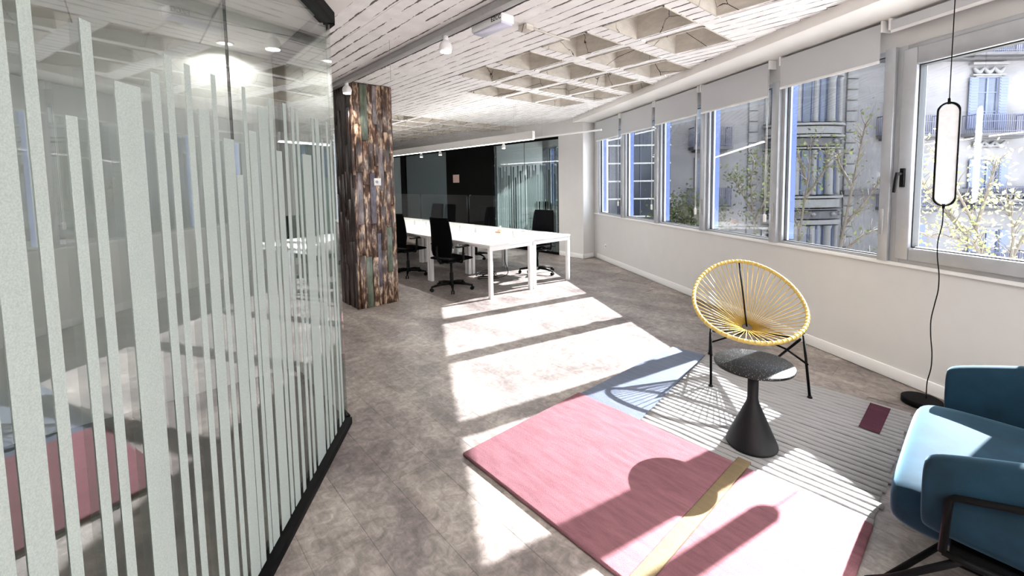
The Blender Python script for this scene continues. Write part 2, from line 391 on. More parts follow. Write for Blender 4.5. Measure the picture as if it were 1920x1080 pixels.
# board impressions, each board its own slightly proud piece
BW = .115; nb = 0
far = MB()
for i in range(int(1.03/BW), int(6.9/BW)+1):
    x0, x1 = i*BW, (i+1)*BW
    if x0 < 1.0: continue
    ylo = max(-1.2, (.873*x1-3.07)/.4877); cuts = []
    for c in cof:
        if c[0][0] < x1-.004 and c[0][1] > x0+.004: cuts.append(c[1])
    cuts.sort(); y = ylo; spans = []
    for a, b in cuts:
        if a > y: spans.append((y, a-.004))
        y = max(y, b+.004)
    spans.append((y, 14.3))
    for a, b in spans:
        if b-a < .05: continue
        if a >= 7.3 or (b-a < .3 and nb > 230):
            far.box(x0+.0015, x1-.0015, a, b, ZC-random.uniform(0, .004), ZC+.008); continue
        while a < b-.01:
            e = min(b, a+random.uniform(2.2, 3.4)); e = b if b-e < .5 else e
            if e > 7.42: far.box(x0+.0015, x1-.0015, a+.001, e-.001, ZC-.002, ZC+.008)
            else:
                z = ZC-random.uniform(0, .003); g1, g2 = random.uniform(.0001, .0012), random.uniform(.0001, .0012)
                if x0 > 2.9 and 1.4 < a < 5.2: z = ZC-.001; g1 = g2 = .0001
                MB().box(x0+g1, x1-g2, a+.001, e-.001, z, ZC+.008).build('board', M['ceil'], ceil_o); nb += 1
            a = e
stuff(far.build('board', M['ceil'], ceil_o)).name = 'distant_boards'
print('boards', nb)
# ================================================================== WINDOWS
MU = [.40, 1.475, 2.615, 3.72, 4.85]
def frame_window(n, s0, s1, glassm, fixed=True):
    """aluminium mullion on the near side, rails, pane, blue outer jamb at the far side"""
    root = empty('window_%d' % n, WP((s0+s1)/2, 0, .925)); struct(root)
    mw = .03 if n == 1 else .045; ns = .001 if n == 1 else .075
    mb = MB(); wbox(mb, s0-.045, s0+mw, -.045, .10, .925, 2.55); mb.build('mullion', M['alu'], root, bevel=.004)
    mb = MB(); wbox(mb, s0+.03, s1-.045, .0, .08, .925, .95); mb.build('bottom_rail', M['alu'], root, bevel=.003)
    mb = MB(); wbox(mb, s0+.03, s1-.045, .0, .08, 2.51, 2.55); mb.build('top_rail', M['alu'], root)
    mb = MB(); wbox(mb, s1-.085, s1-.045, -.01, .08, .95, 2.51); mb.build('stile', M['alu'], root, bevel=.003)
    if n > 1: mb = MB(); wbox(mb, s0+.045, s0+.075, -.01, .08, .95, 2.51); mb.build('stile', M['alu'], root, bevel=.003)
    g0 = s0+(.03 if n == 1 else .075); mb = MB()
    for a, b in ((g0, g0+.008), (s1-.093, s1-.085)): wbox(mb, a, b, .02, .05, .95, 2.51)
    for a, b in ((.95, .958), (2.502, 2.51)): wbox(mb, g0+.008, s1-.093, .02, .05, a, b)
    mb.build('gasket', M['alud'], root)
    mb = MB(); wbox(mb, g0+.008, s1-.093, .034, .036, .958, 2.502); mb.build('glass_pane', glassm, root)
    mb = MB(); wbox(mb, s1-.07, s1-.045, .082, .155, .96, 2.5); mb.build('skylit_jamb', M['blue'], root)
    # little hopper hardware on the mullion
    mb = MB(); wbox(mb, s0-.012, s0+.012, -.058, -.045, 1.13, 1.33); mb.build('hinge', M['grey'], root, bevel=.003)
    return root
ends = MU+[5.98]
for k in range(5): frame_window(k+1, ends[k], ends[k+1], M['glass_fix'])
# the nearest window: an opening sash with a wide frame and a black handle
r6 = struct(empty('window_6', WP(-.2, 0, .925)))
mb = MB()
for a, b in ((.285, .355), (-.78, -.71)): wbox(mb, a, b, -.02, .1, .925, 2.545)
wbox(mb, -.71, .285, -.02, .1, .925, .975); wbox(mb, -.71, .285, -.02, .1, 2.49, 2.545); mb.build('outer_frame', M['alu'], r6, bevel=.004)
mb = MB()
for a, b in ((.205, .30), (-.725, -.60)): wbox(mb, a, b, -.05, .06, .955, 2.51)
wbox(mb, -.60, .205, -.05, .06, .955, 1.05); wbox(mb, -.60, .205, -.05, .06, 2.385, 2.51); mb.build('sash', M['alu'], r6, bevel=.008)
mb = MB()
for a, b in ((.197, .205), (-.60, -.592)): wbox(mb, a, b, -.02, .04, 1.05, 2.385)
wbox(mb, -.592, .197, -.02, .04, 1.05, 1.058); wbox(mb, -.592, .197, -.02, .04, 2.377, 2.385); mb.build('gasket', M['alud'], r6)
mb = MB(); wbox(mb, -.592, .197, .01, .014, 1.058, 2.377); mb.build('glass_pane', M['glass_clear'], r6)
mb = MB(); wbox(mb, .243, .273, -.068, -.05, 1.50, 1.64)
mb.tube([WP(.258, -.068, 1.60), WP(.258, -.11, 1.60)], .012); mb.tube([WP(.258, -.11, 1.61), WP(.262, -.118, 1.55), WP(.27, -.118, 1.46)], [.011, .012, .011])
hd = mb.build('handle', M['blackplas'], r6, bevel=.003)
# mullion where sash meets the next window, and the windows behind the camera
for k, (a, b) in enumerate(((-1.93, -.80), (-3.06, -1.93), (-4.15, -3.06))): frame_window(7+k, a, b, M['glass_fix'])
for k in range(6): frame_window(10+k, 7.2+1.13*k, 8.33+1.13*k, M['glass_fix'])
# wall piers between pier and meeting room
mb = MB(); wbox(mb, 5.98, 7.2, 0, .22, .9, 2.55); struct(mb.build('wall_window_pier', M['wall'])).name = 'wall_right_pier'
# roller blinds
BL = [(.43, 1.40, 2.45), (1.52, 2.62, 2.40), (2.67, 3.70, 2.395), (3.75, 4.82, 2.375), (4.89, 5.90, 2.365), (-.88, .385, 2.655)]
names = ['wide grey roller blind nearest the opening sash, fold at its foot', 'grey roller blind above the pane with the crossing light reflections', 'grey roller blind third from the far corner', 'grey roller blind second from the far corner', 'small looking grey roller blind in the far corner beside the white pier', 'rolled-up white blind high above the opening sash window']
for k, (a, b, z) in enumerate(BL):
    root = tag(empty('roller_blind', WP((a+b)/2, -.08, z)), names[k], 'blind', 'roller blinds along the window wall')
    mb = MB(); wbox(mb, a+.015, b-.015, -.082, -.079, z+.01, 2.745); mb.build('fabric', M['blind'], root)
    mb = MB(); wbox(mb, a+.015, b-.015, -.087, -.074, z, z+.022); mb.build('bottom_bar', M['white'], root, bevel=.003)
    mb = MB().tube([WP(a+.02, -.05, 2.725), WP(b-.02, -.05, 2.725)], .026, 12); mb.build('roller', M['blind'], root)
    for q in (a, b-.012): mb = MB(); wbox(mb, q, q+.012, -.09, 0, 2.68, 2.768); mb.build('bracket', M['white'], root, bevel=.002)
    if 0 < k < 5:
        ch = MB().tube([WP(a+.004, -.085, 2.70), WP(a+.004, -.085, 1.20)], .0022, 5); ch.tube([WP(a+.02, -.085, 2.70), WP(a+.02, -.085, 1.20)], .0022, 5)
        ch = ch.build('chain', M['white'], root)
        mb = MB(); wbox(mb, a-.004, a+.028, -.094, -.076, 1.13, 1.21); mb.build('chain_weight', M['white'], ch, bevel=.004)
# ================================================================== GLASS BOOTH
G0 = Vector((.976, 2.808, 0)); GD = Vector((-.596, -.803, 0)).normalized(); GN = Vector((-GD.y, GD.x, 0))  # GN points to the lounge
if GN.dot(EYE-G0) < 0: GN = -GN
def GP(t, n, z): return G0+GD*t+GN*n+Vector((0, 0, z))
def gbox(mb, a, b, n0, n1, z0, z1): return mb.frame(GP(a, n0, z0), GD*(b-a), GN*(n1-n0), (0, 0, z1-z0))
gp = tag(empty('glass_partition', GP(1, 0, 0)), 'large glass booth front with vertical frosted stripes and black channels, filling the left side', 'partition')
mb = MB(); gbox(mb, .0, 1.109, -.0125, -.0025, .04, 2.60); mb.build('glass_pane', M['glass_p'], gp)
mb = MB(); gbox(mb, 1.113, 3.6, -.0125, -.0025, .04, 2.60); mb.build('glass_pane', M['glass_p'], gp)
mb = MB(); gbox(mb, 1.110, 1.112, -.0125, -.0023, .04, 2.60); mb.build('joint', M['alud'], gp)
mb = MB(); gbox(mb, -.03, 3.7, -.03, .04, 0, .045); mb.build('floor_channel', M['black'], gp, bevel=.003)
mb = MB(); gbox(mb, -.03, 3.7, -.035, .045, 2.585, 2.65); mb.build('head_channel', M['black'], gp, bevel=.003)
ST = [(3.2, 3.35, 1.97), (3.02, 3.12, 1.8), (2.86, 2.97, 1.97), (2.72, 2.80, 1.9), (2.58, 2.67, 2.1), (2.40, 2.53, 1.97), (2.27, 2.36, 1.85), (2.11, 2.22, 2.35), (1.968, 2.06, 2.12), (1.891, 1.946, 2.12), (1.836, 1.864, 2.28), (1.753, 1.781, 1.743), (1.697, 1.726, 1.97), (1.557, 1.641, 1.85), (1.482, 1.515, 1.903),
      (1.426, 1.456, 1.969), (1.342, 1.371, 1.965), (1.257, 1.313, 1.836), (1.207, 1.235, 1.967), (1.114, 1.182, 1.755), (1.068, 1.108, 1.625), (1.011, 1.036, 1.967),
      (.945, 1.003, 1.803), (.836, .918, 1.913), (.787, .820, 1.968), (.714, .771, 1.741), (.645, .678, 1.969), (.561, .591, 1.966), (.504, .534, 1.967), (.352, .471, 1.745),
      (.290, .323, 1.953), (.212, .269, 1.958), (.152, .184, 1.849), (.059, .093, 1.966), (.0, .033, 1.863)]
for a, b, z in ST:
    mb = MB(); gbox(mb, a, b, -.0016, -.0004, .045, z); mb.build('frosted_strip', M['frost'], gp)
# side of the booth, running with the building grid, and the wall inside
X2 = G0.x+.02
gs = tag(empty('glass_partition', (X2, 3.4, 0)), 'short side pane of the glass booth, seen through the striped front beside the timber column', 'partition')
MB().box(X2-.005, X2+.005, 2.82, 4.0, .04, 2.60).build('glass_pane', M['glass_p'], gs)
MB().box(X2-.04, X2+.03, 2.84, 4.03, 0, .045).build('floor_channel', M['black'], gs)
MB().box(X2-.045, X2+.045, 2.84, 4.03, 2.585, 2.65).build('head_channel', M['black'], gs)
MB().box(X2-.04, X2+.04, 3.95, 4.04, .045, 2.585).build('wall_channel', M['black'], gs)
y = 2.9; k = 0
while y < 3.9:
    wd_ = random.choice((.025, .03, .03, .055, .08)); z = random.choice((1.966, 1.966, 1.85, 1.75, 1.9))
    MB().box(X2-.009, X2-.0065, y, y+wd_, .045, z).build('frosted_strip', M['frost'], gs); y += wd_+random.choice((.02, .03, .04, .06)); k += 1
struct(MB().box(-2.0, X2+.04, 4.04, 4.14, 0, 2.86).build('wall_booth', M['wall']))
cpt = MB().prism([(-2.0, -1.5), tuple(GP(3.6, -.03, 0))[:2], tuple(GP(0, -.03, 0))[:2], (X2-.04, 2.84), (X2-.04, 4.04), (-2.0, 4.04)], -.003, .006)
struct(cpt.build('floor_booth', plain('dark_olive_carpet', (58, 58, 50), .95, scale=200, var=.2, bump=.3)))
struct(MB().box(-2.1, -2.0, -1.6, 4.1, 0, 2.86).build('wall_booth_left', M['wall']))
struct(MB().box(-2.1, GP(3.65, 0, 0).x, -1.6, GP(3.65, 0, 0).y-.0, 0, 2.86).build('wall_booth_front', M['wall']))
struct(MB().prism([(-2.0, -.1), (GP(3.7, 0, 0).x, -.1), (X2+.06, -.1), (X2+.06, 4.04), (-2.0, 4.04)], 2.65, 2.86).build('trim_3', M['plaster']))
bc = tag(empty('ceiling_tile_grid', (.4, 3.4, 2.65)), 'thin grey joints of the dropped ceiling inside the glass booth', 'ceiling grid')
mb = MB()
for x in (.479, -.185, -.85, -1.5): mb.box(x-.004, x+.004, 0, 4.03, 2.645, 2.65)
for yy in (3.44, 2.84, 2.24, 1.64): mb.box(-2, .95, yy-.004, yy+.004, 2.645, 2.65)
mb.build('joint_bar', M['grey'], bc)
def downlight(x, y, z, label):
    r = tag(empty('downlight', (x, y, z)), label, 'light', 'round lights recessed in the booth ceiling')
    MB().lathe([(.058, z), (.058, z-.008), (.045, z-.010), (.043, z-.002)], x, y, 24).build('rim', M['white'], r)
    MB().lathe([(.042, z-.0035), (.042, z-.0015)], x, y, 24).build('lens', M['lamp_warm'], r)
    l = bpy.data.lights.new('bulb', 'SPOT'); l.energy = 9; l.spot_size = 2.6; l.shadow_soft_size = .04; l.color = (1, .96, .9)
    o = bpy.data.objects.new('bulb', l); COL.objects.link(o); o.parent = r; o.location = (0, 0, -.03)
downlight(.62, 3.90, 2.65, 'small round downlight shining behind the glass joint near the booth corner')
downlight(-.6, 2.6, 2.65, 'small round downlight deep inside the booth, out to the left')
downlight(-.9, 1.2, 2.65, 'small round downlight at the left end of the booth, beyond the picture')
# ================================================================== TIMBER COLUMN
CX0, CX1, CY0, CY1 = 2.106, 2.64, 5.36, 5.92
tc = tag(empty('timber_column', ((CX0+CX1)/2, (CY0+CY1)/2, 0)), 'square column clad in charred timber boards with a few green and grey ones', 'column')
MB().box(CX0+.02, CX1-.02, CY0+.02, CY1-.02, 0, ZC).build('core', M['burntd'], tc)
ue = [0, .065, .22, .385, .52, .62, .76, .90, 1.0]
special = {1: [(1.08, 1.74, 'greyb')], 2: [(2.14, 2.83, 'greenb'), (0.0, .66, 'greenb')], 3: [(1.08, 1.73, 'blueb')], 4: [(2.35, 2.83, 'greyb'), (.25, .95, 'blueb')], 6: [(.42, 1.02, 'greenb')], 5: [(1.5, 2.05, 'greyb')]}
def boards(face):
    n = len(ue)-1
    for c in range(n):
        segs = []; sp = sorted(special.get(c, [])) if face == 'front' else []
        z = 0
        def fill(a, b):
            while a < b-.03:
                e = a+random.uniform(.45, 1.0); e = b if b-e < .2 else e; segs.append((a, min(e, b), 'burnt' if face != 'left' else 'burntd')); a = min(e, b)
        for a, b, k_ in sp: fill(z, a); segs.append((a, b, k_)); z = b
        fill(z, 2.84)
        for a, b, k_ in segs:
            p = random.uniform(.018, .036)
            lo, hi = ue[c], ue[c+1]
            g = .0012; m_ = MB()
            if face == 'front': m_.box(CX0+lo*.534+g, CX0+hi*.534-g, CY0+.02-p, CY0+.02, a+g, b-g)
            if face == 'left': m_.box(CX0+.02-p, CX0+.02, CY0+lo*.56+g, CY0+hi*.56-g, a+g, b-g)
            if face == 'right': m_.box(CX1-.02, CX1-.02+p, CY0+lo*.56+g, CY0+hi*.56-g, a+g, b-g)
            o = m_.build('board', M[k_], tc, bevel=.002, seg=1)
            lab = {'greenb': 'green stained board', 'greyb': 'weathered grey board', 'blueb': 'blue-grey board'}.get(k_)
            if lab: o['label'] = lab
for f_ in ('front', 'left', 'right'): boards(f_)
sw = tag(empty('wall_switch', (2.405, CY0-.02, 1.615)), 'small white square switch plate on the charred timber column', 'switch')
MB().box(2.358, 2.452, CY0-.030, CY0-.019, 1.568, 1.662).build('plate', M['white'], sw, bevel=.003)
MB().lathe([(.018, -.006), (.018, .006)], 0, 0, 16).build('dial', M['grey'], sw, local=True).rotation_euler = (PI/2, 0, 0)
sw_d = [o for o in COL.objects if o.parent == sw and o.name.startswith('dial')][0]; sw_d.location = (-.012, -.012, 0)
# ================================================================== CEILING TRACK AND SPOTS
tr = tag(empty('track_rail', (2.02, 3.0, 2.81)), 'long grey lighting channel with a black slot fixed along the ceiling', 'light track')
MB().box(1.985, 2.055, -1.0, 5.9, 2.79, 2.842).build('channel', M['grey'], tr, bevel=.002)
MB().box(2.056, 2.064, -1.0, 5.9, 2.79, 2.842).build('slot', M['black'], tr)
def spot(x, y, z, label, r=.045, en=30, grp=None):
    t_ = tag(empty('spotlight', (x, y, z)), label, 'spotlight', grp)
    MB().tube([(x, y, z), (x, y, z-.035)], .022, 12).build('stem', M['white'], t_)
    MB().lathe([(.015, z-.03), (r*.55, z-.038), (r*.9, z-.058), (r*1.08, z-.085), (r*1.02, z-.11), (r*.85, z-.125)], x, y, 24).build('head', M['white'], t_)
    MB().lathe([(r*.85, z-.129), (r*.84, z-.120)], x, y, 20).build('lens', M['lamp_warm'], t_)
    l = bpy.data.lights.new('bulb', 'SPOT'); l.energy = en; l.spot_size = 1.8; l.shadow_soft_size = .03; l.color = (1, .93, .84)
    o = bpy.data.objects.new('bulb', l); COL.objects.link(o); o.parent = t_; o.location = (0, 0, -.13)
spot(2.03, 3.10, 2.79, 'lit white spotlight hanging from the grey ceiling track, nearer one', .05, 25)
spot(2.02, 5.22, 2.79, 'lit white spotlight on the grey track in front of the timber column', .05, 25)
em = tag(empty('emergency_light', (2.15, 2.62, 2.82)), 'white box-shaped emergency light beside the grey track with small dark marking', 'emergency light')
MB().box(2.068, 2.19, 2.43, 2.79, 2.742, 2.80).build('housing', M['white'], em, bevel=.004)
MB().box(2.075, 2.183, 2.44, 2.78, 2.728, 2.743).build('diffuser', plain('emergency_diffuser', (205, 205, 225), .3), em, bevel=.004)
cu = bpy.data.curves.new('marking', 'FONT'); cu.body = 'EZCC'; cu.size = .045; cu.extrude = .0008; cu.align_x = 'CENTER'; cu.align_y = 'CENTER'
mk = bpy.data.objects.new('marking', cu); COL.objects.link(mk); bpy.context.view_layer.update(); mm = bpy.data.meshes.new_from_object(mk.evaluated_get(bpy.context.evaluated_depsgraph_get()))
bpy.data.objects.remove(mk); mk = bpy.data.objects.new('marking', mm); COL.objects.link(mk); mm.materials.clear(); mm.materials.append(M['black']); mk.parent = em; mk.location = (-.0832, -.13, -.048); mk.rotation_euler = (PI/2, 0, -PI/2)
smk = tag(empty('smoke_detector', (2.50, 2.62, ZC)), 'small beige junction box on the ceiling past the emergency light', 'junction box')
MB().box(2.44, 2.52, 2.56, 2.66, 2.80, 2.846).build('cover', M['coffer'], smk, bevel=.006)
MB().tube([(2.52, 2.60, 2.836), (2.80, 2.62, 2.838), (3.0, 2.60, 2.836)], .009, 8).build('conduit', M['coffer'], smk)
smk.name = 'junction_box'
# thin wire hanging by the track
tag(MB().tube([(1.80, 3.64, 2.845), (1.80, 3.64, 2.50)], .0018, 5).build('hanging_wire', M['grey']), 'thin wire hanging from the ceiling left of the near spotlight', 'wire')
# linear pendants
def pendant(x, y0, y1, z, w_, h, label, wires, en=0, up=.12):
    r = tag(empty('linear_pendant', (x, (y0+y1)/2, z)), label, 'pendant light', 'linear pendants over the desks')
    MB().box(x-w_/2, x+w_/2, y0, y1, z, z+h).build('housing', M['white'], r, bevel=.003)
    MB().box(x-w_/2+.006, x+w_/2-.006, y0+.01, y1-.01, z-.006, z).build('diffuser', M['lamp_on'], r)
    for yy in wires:
        for q in (-.02, .02): MB().tube([(x+q, yy, z+h), (x+q, yy, ZC)], .0012, 4).build('suspension_wire', M['grey'], r)
    if en:
        l = bpy.data.lights.new('tube_light', 'AREA'); l.shape = 'RECTANGLE'; l.size = w_; l.size_y = y1-y0; l.energy = en; l.color = (1, .97, .93)
        o = bpy.data.objects.new('tube_light', l); COL.objects.link(o); o.parent = r; o.location = (0, 0, -.02)
        o = bpy.data.objects.new('tube_light', l); COL.objects.link(o); o.parent = r; o.location = (0, 0, h+.02); o.rotation_euler = (PI, 0, 0); o.data = l.copy(); o.data.energy = en*up  # upward copy of the lamp, added to brighten the ceiling
pendant(4.40, 4.50, 11.2, 2.20, .05, .115, 'long white glowing linear pendant hanging over the middle of the desks', (4.9, 7.2, 9.5), 60, .12)
pendant(.9, -4.2, -.9, 2.30, .065, .085, 'unseen linear pendant added behind the viewpoint to brighten the lounge', (-3.8, -1.3), 55, 2.8)  # unseen fixture, added as fill light for the lounge and its ceiling
pendant(.2, 4.9, 9.5, 2.30, .065, .085, 'unseen linear pendant added left of the timber column to brighten the office area', (5.3, 9.1), 25, .4)  # another unseen fixture, added to lift the light in the open office
tk = tag(empty('suspended_track', (6.0, 7, 2.44)), 'slim white suspended track in front of the far glass partition', 'light track')
MB().box(5.985, 6.015, 4.5, 13.5, 2.43, 2.455).build('rail', M['white'], tk)
for yy in (5.9, 8.4, 11): MB().tube([(6, yy, 2.455), (6, yy, ZC)], .0012, 4).build('suspension_wire', M['grey'], tk)
for yy, lb in ((7.05, 'small white spotlight on the suspended track, nearest the far glass corner'), (9.55, 'small white spotlight under the slim track before the black panel'), (10.5, 'small white spotlight under the slim track, leftmost one')):
    spot(6.0, yy, 2.43, lb, .04, 18)
# ================================================================== FAR PARTITION
fp = tag(empty('office_partition', (PX+.03, 9.8, 0)), 'glass office partition along the far side with black frames and a solid black panel', 'partition')
def fbox(y0, y1, z0, z1, x0=PX+.02, x1=PX+.05): return MB().box(x0, x1, y0, y1, z0, z1)
fbox(6.27, 7.368, .05, 2.5, PX+.03, PX+.04).build('glass_pane', M['glass_far'], fp)
fbox(7.373, 8.5, .05, 2.5, PX+.03, PX+.04).build('glass_pane', M['glass_far'], fp)
fbox(7.368, 7.373, .05, 2.5, PX+.029, PX+.041).build('joint', M['alud'], fp)
fbox(8.5, 10.62, .0, 2.5, PX+.0, PX+.06).build('black_panel', plain('matt_black_panel', (5, 5, 5), .5, spec=.1), fp)
fbox(10.62, 13.1, .05, 2.5, PX+.03, PX+.04).build('glass_pane', M['glass_dark'], fp)
fbox(13.1, 13.4, .0, 2.5, PX+.0, PX+.06).build('black_post', M['black'], fp)
fbox(13.4, 14.4, .05, 2.5, PX+.03, PX+.04).build('glass_pane', M['glass_far'], fp)
fbox(6.27, 14.4, 2.49, 2.54, PX+.0, PX+.06).build('head_channel', M['black'], fp)
fbox(6.27, 14.4, .0, .05, PX+.0, PX+.06).build('floor_channel', M['black'], fp)
random.seed(11); y = 6.30
hs = [1.97, 1.75, 1.97, 1.85, 1.97, 1.70, 1.95]
k = 0
while y < 8.42:
    wd_ = random.choice((.025, .03, .03, .05, .03, .07)); z = hs[k % 7]
    fbox(y, y+wd_, .05, z, PX+.042, PX+.044).build('frosted_strip', M['frost'], fp); y += wd_+random.choice((.02, .03, .035, .05)); k += 1
sn = tag(MB().box(PX-.004, PX-.0005, 9.98, 10.28, 1.60, 1.82).build('wall_sign', plain('pale_pink_sign', (206, 178, 170), .6)), 'small square pinkish notice on the black panel of the far partition', 'sign')
# ================================================================== BENCH DESKS
def desk(x0, x1, y0, label, legs):
    L = 1.6; r = tag(empty('desk', ((x0+x1)/2, y0+L/2, 0)), label, 'desk', 'white bench desks standing in two rows')
    MB().box(x0, x1, y0+.002, y0+L-.002, .715, .74).build('tabletop', M['desk'], r, bevel=.002)
    a = .05
    for yy in (y0+.01, y0+L-.06):
        for xx in (x0+.005, x1-a-.005): MB().box(xx, xx+a, yy, yy+a, 0, .655).build('leg', M['white'], r, bevel=.003)
        MB().box(x0+.005, x1-.005, yy, yy+a, .655, .7145).build('cross_rail', M['white'], r, bevel=.003)
    for xx in (x0+.06, x1-.1): MB().box(xx, xx+.04, y0+.06, y0+L-.06, .675, .7145).build('side_rail', M['white'], r)
    return r
rows = ['nearest', 'second', 'third', 'farthest']
for j in range(4):
    desk(3.58, 4.385, 4.53+1.6*j, 'white bench desk in the left row, %s from the lounge' % rows[j], 0)
    desk(4.405, 5.22, 4.53+1.6*j, 'white bench desk in the right row by the windows, %s from the lounge' % rows[j], 0)
def screen(y0, y1, label):
    r = tag(empty('desk_screen', (4.395, (y0+y1)/2, .74)), label, 'screen', 'clear acrylic screens along the middle of the desks')
    R, z0, z1 = .05, .78, 1.375; pts = [(y0, z0), (y1, z0)]
    pts += [(y1-R+R*math.cos(a), z1-R+R*math.sin(a)) for a in [i*PI/12 for i in range(7)]]
    pts += [(y0+R-R*math.sin(a), z1-R+R*math.cos(a)) for a in [i*PI/12 for i in range(7)]]
    k = len(pts); V = [(4.391, a, b) for a, b in pts]+[(4.399, a, b) for a, b in pts]
    MB().add(V, [tuple(range(k)), tuple(reversed(range(k, 2*k)))]+[(i, (i+1) % k, k+(i+1) % k, k+i) for i in range(k)]).build('acrylic_sheet', M['acryl'], r)
    for yy in (y0+.2, y1-.2): MB().box(4.38, 4.41, yy, yy+.05, .74, .83).build('clamp', M['white'], r, bevel=.003)
screen(4.75, 6.11, 'clear acrylic desk screen on the nearest pair of desks'); screen(6.17, 7.75, 'clear acrylic desk screen on the second pair of desks'); screen(7.8, 9.3, 'clear acrylic desk screen on the third pair of desks')
tr_ = tag(empty('cable_box', (4.62, 5.55, .74)), 'small wooden socket box with white post on the right desk', 'desk organiser')
MB().box(4.56, 4.68, 5.48, 5.62, .7402, .765).build('base', plain('light_wood', (205, 165, 130), .5), tr_, bevel=.003)
for i in range(4): MB().lathe([(.016, .765), (.018, .79), (.014, .80)], 4.575+.03*i, 5.55, 12).build('plug', plain('pale_socket', (225, 190, 165), .5), tr_)
MB().box(4.66, 4.68, 5.60, 5.62, .765, .85).build('post', M['white'], tr_)
cbm = MB(); random.seed(3)
for k in range(4):
    cx, cy, rr = 4.42+random.uniform(-.06, .06), 5.62+random.uniform(-.06, .06), random.uniform(.13, .21)
    cbm.tube([(cx+rr*math.cos(a)*(1+.1*math.sin(3*a+k)), cy+rr*math.sin(a), .012+.02*k+.015*math.sin(2*a)) for a in [i*2*PI/24 for i in range(24)]], .006, 6, closed=True)
cbm.tube(arc_pts([(4.43, 5.44, .012), (4.55, 5.3, .1), (4.45, 5.25, .35), (4.44, 5.2, .7)], 8), .006, 6)
tag(cbm.build('power_cable', M['blackplas']), 'coiled black cables lying under the nearest desks', 'cable')
# ================================================================== OFFICE CHAIRS
def office_chair():
    r = empty('office_chair', (0, 0, 0))       # faces +x, modelled about its own foot
    MB().lathe([(.035, .065), (.04, .10), (.028, .12), (.028, .25), (.018, .26), (.018, .40), (.03, .41)], 0, 0, 16).build('gas_column', M['blackplas'], r, local=True)
    for k in range(5):
        a = 2*PI*k/5+.3; c, s_ = math.cos(a), math.sin(a)
        MB().tube([(.03*c, .03*s_, .10), (.17*c, .17*s_, .095), (.31*c, .31*s_, .072)], [.026, .02, .014], 8).build('base_arm', M['blackplas'], r, local=True)
        mb = MB().tube([(.31*c, .31*s_, .085), (.31*c, .31*s_, .05)], .01, 8)
        for sg in (-1, 1):
            p = Vector((.31*c, .31*s_, .028)); d_ = Vector((-s_, c, 0))
            mb.tube([p+d_*sg*.008, p+d_*sg*.024], .027, 14)
        mb.build('castor', M['blackplas'], r, local=True)
    MB().box(-.12, .10, -.09, .09, .41, .45).build('tilt_mechanism', M['blackplas'], r, .01, True)
    # seat cushion with a waterfall edge
    prof = [(-.22, .455), (-.23, .485), (-.20, .505), (.0, .50), (.17, .505), (.235, .49), (.25, .465), (.22, .45)]
    V = []; ws = [(-.235, .7), (-.225, .95), (-.12, 1), (.12, 1), (.225, .95), (.235, .7)]
    for yy, k_ in ws: V += [(x*(.93+.07*k_), yy, .475+(z-.475)*k_) for x, z in prof]
    n = len(prof); Fs = [(i*n+j, i*n+(j+1) % n, (i+1)*n+(j+1) % n, (i+1)*n+j) for i in range(5) for j in range(n)]+[tuple(range(n)), tuple(reversed(range(5*n, 6*n)))]
    MB().add(V, Fs, True).build('seat', M['blackfab'], r, local=True, subd=1)
    # backrest, curved, tapering upward, lumbar bulge
    V = []; rowsz = [.52, .60, .70, .82, .94, 1.04, 1.09]; xb = [-.21, -.215, -.205, -.212, -.225, -.242, -.252]; hw = [.20, .225, .235, .23, .22, .21, .195]; m_ = 7
    for side in (0, 1):
        for z, x, h in zip(rowsz, xb, hw):
            V += [(x+.05*(abs(j/(m_-1)*2-1)**2)-side*.022, (j/(m_-1)*2-1)*h, z) for j in range(m_)]
    R_ = len(rowsz); Fs = []
    for side in (0, 1):
        o_ = side*R_*m_
        Fs += [(o_+i*m_+j, o_+i*m_+j+1, o_+(i+1)*m_+j+1, o_+(i+1)*m_+j) for i in range(R_-1) for j in range(m_-1)]
    o_ = R_*m_; ring = [j for j in range(m_)]+[i*m_+m_-1 for i in range(1, R_)]+[(R_-1)*m_+j for j in reversed(range(m_-1))]+[i*m_ for i in reversed(range(1, R_-1))]
    Fs += [(ring[i], ring[(i+1) % len(ring)], ring[(i+1) % len(ring)]+o_, ring[i]+o_) for i in range(len(ring))]
    MB().add(V, Fs, True).build('backrest', M['blackfab'], r, local=True)
    MB().tube([(-.08, 0, .43), (-.20, 0, .43), (-.255, 0, .50), (-.25, 0, .68)], [.022, .022, .02, .016], 8).build('back_support', M['blackplas'], r, local=True)
    for sg in (-1, 1):
        MB().tube([(-.02, sg*.16, .44), (-.02, sg*.27, .445), (-.01, sg*.285, .50), (.0, sg*.285, .665)], [.014, .016, .018, .015], 8).build('armrest', M['blackplas'], r, local=True)
        MB().box(-.13, .13, sg*.285-.04, sg*.285+.04, .665, .69).build('arm_pad', M['blackplas'], r, .012, True)
    MB().tube([(.0, .06, .425), (.02, .20, .42)], .006, 6).build('lever', M['chrome'], r, local=True)
    return r
ch0 = office_chair()
chs = [(3.53, 5.40, .10, 'black office chair with mesh back at the nearest left desk, its armrest facing the lounge'),
       (3.56, 6.80, .1, 'black office chair half hidden by the timber column at the second left desk'),
       (5.22, 5.28, PI+.15, 'black office chair facing the nearest right desk beside the windows'),
       (5.42, 7.32, PI-.1, 'black office chair at the second right desk, before the black panel'),
       (5.45, 9.15, PI+.1, 'black office chair at the third right desk, seen through the acrylic screen'),
       (3.35, 8.6, 0, 'black office chair at the third left desk behind the column'),
       (7.55, 7.5, PI+.5, 'black chair inside the striped glass meeting room')]
ch_src = None
for k, (x, y, rz, lb) in enumerate(chs):
    c = ch0 if k == 0 else copy_tree(ch0)
    c.location = (x, y, 0); c.rotation_euler = (0, 0, rz); tag(c, lb, 'chair', 'black office chairs around the desks')
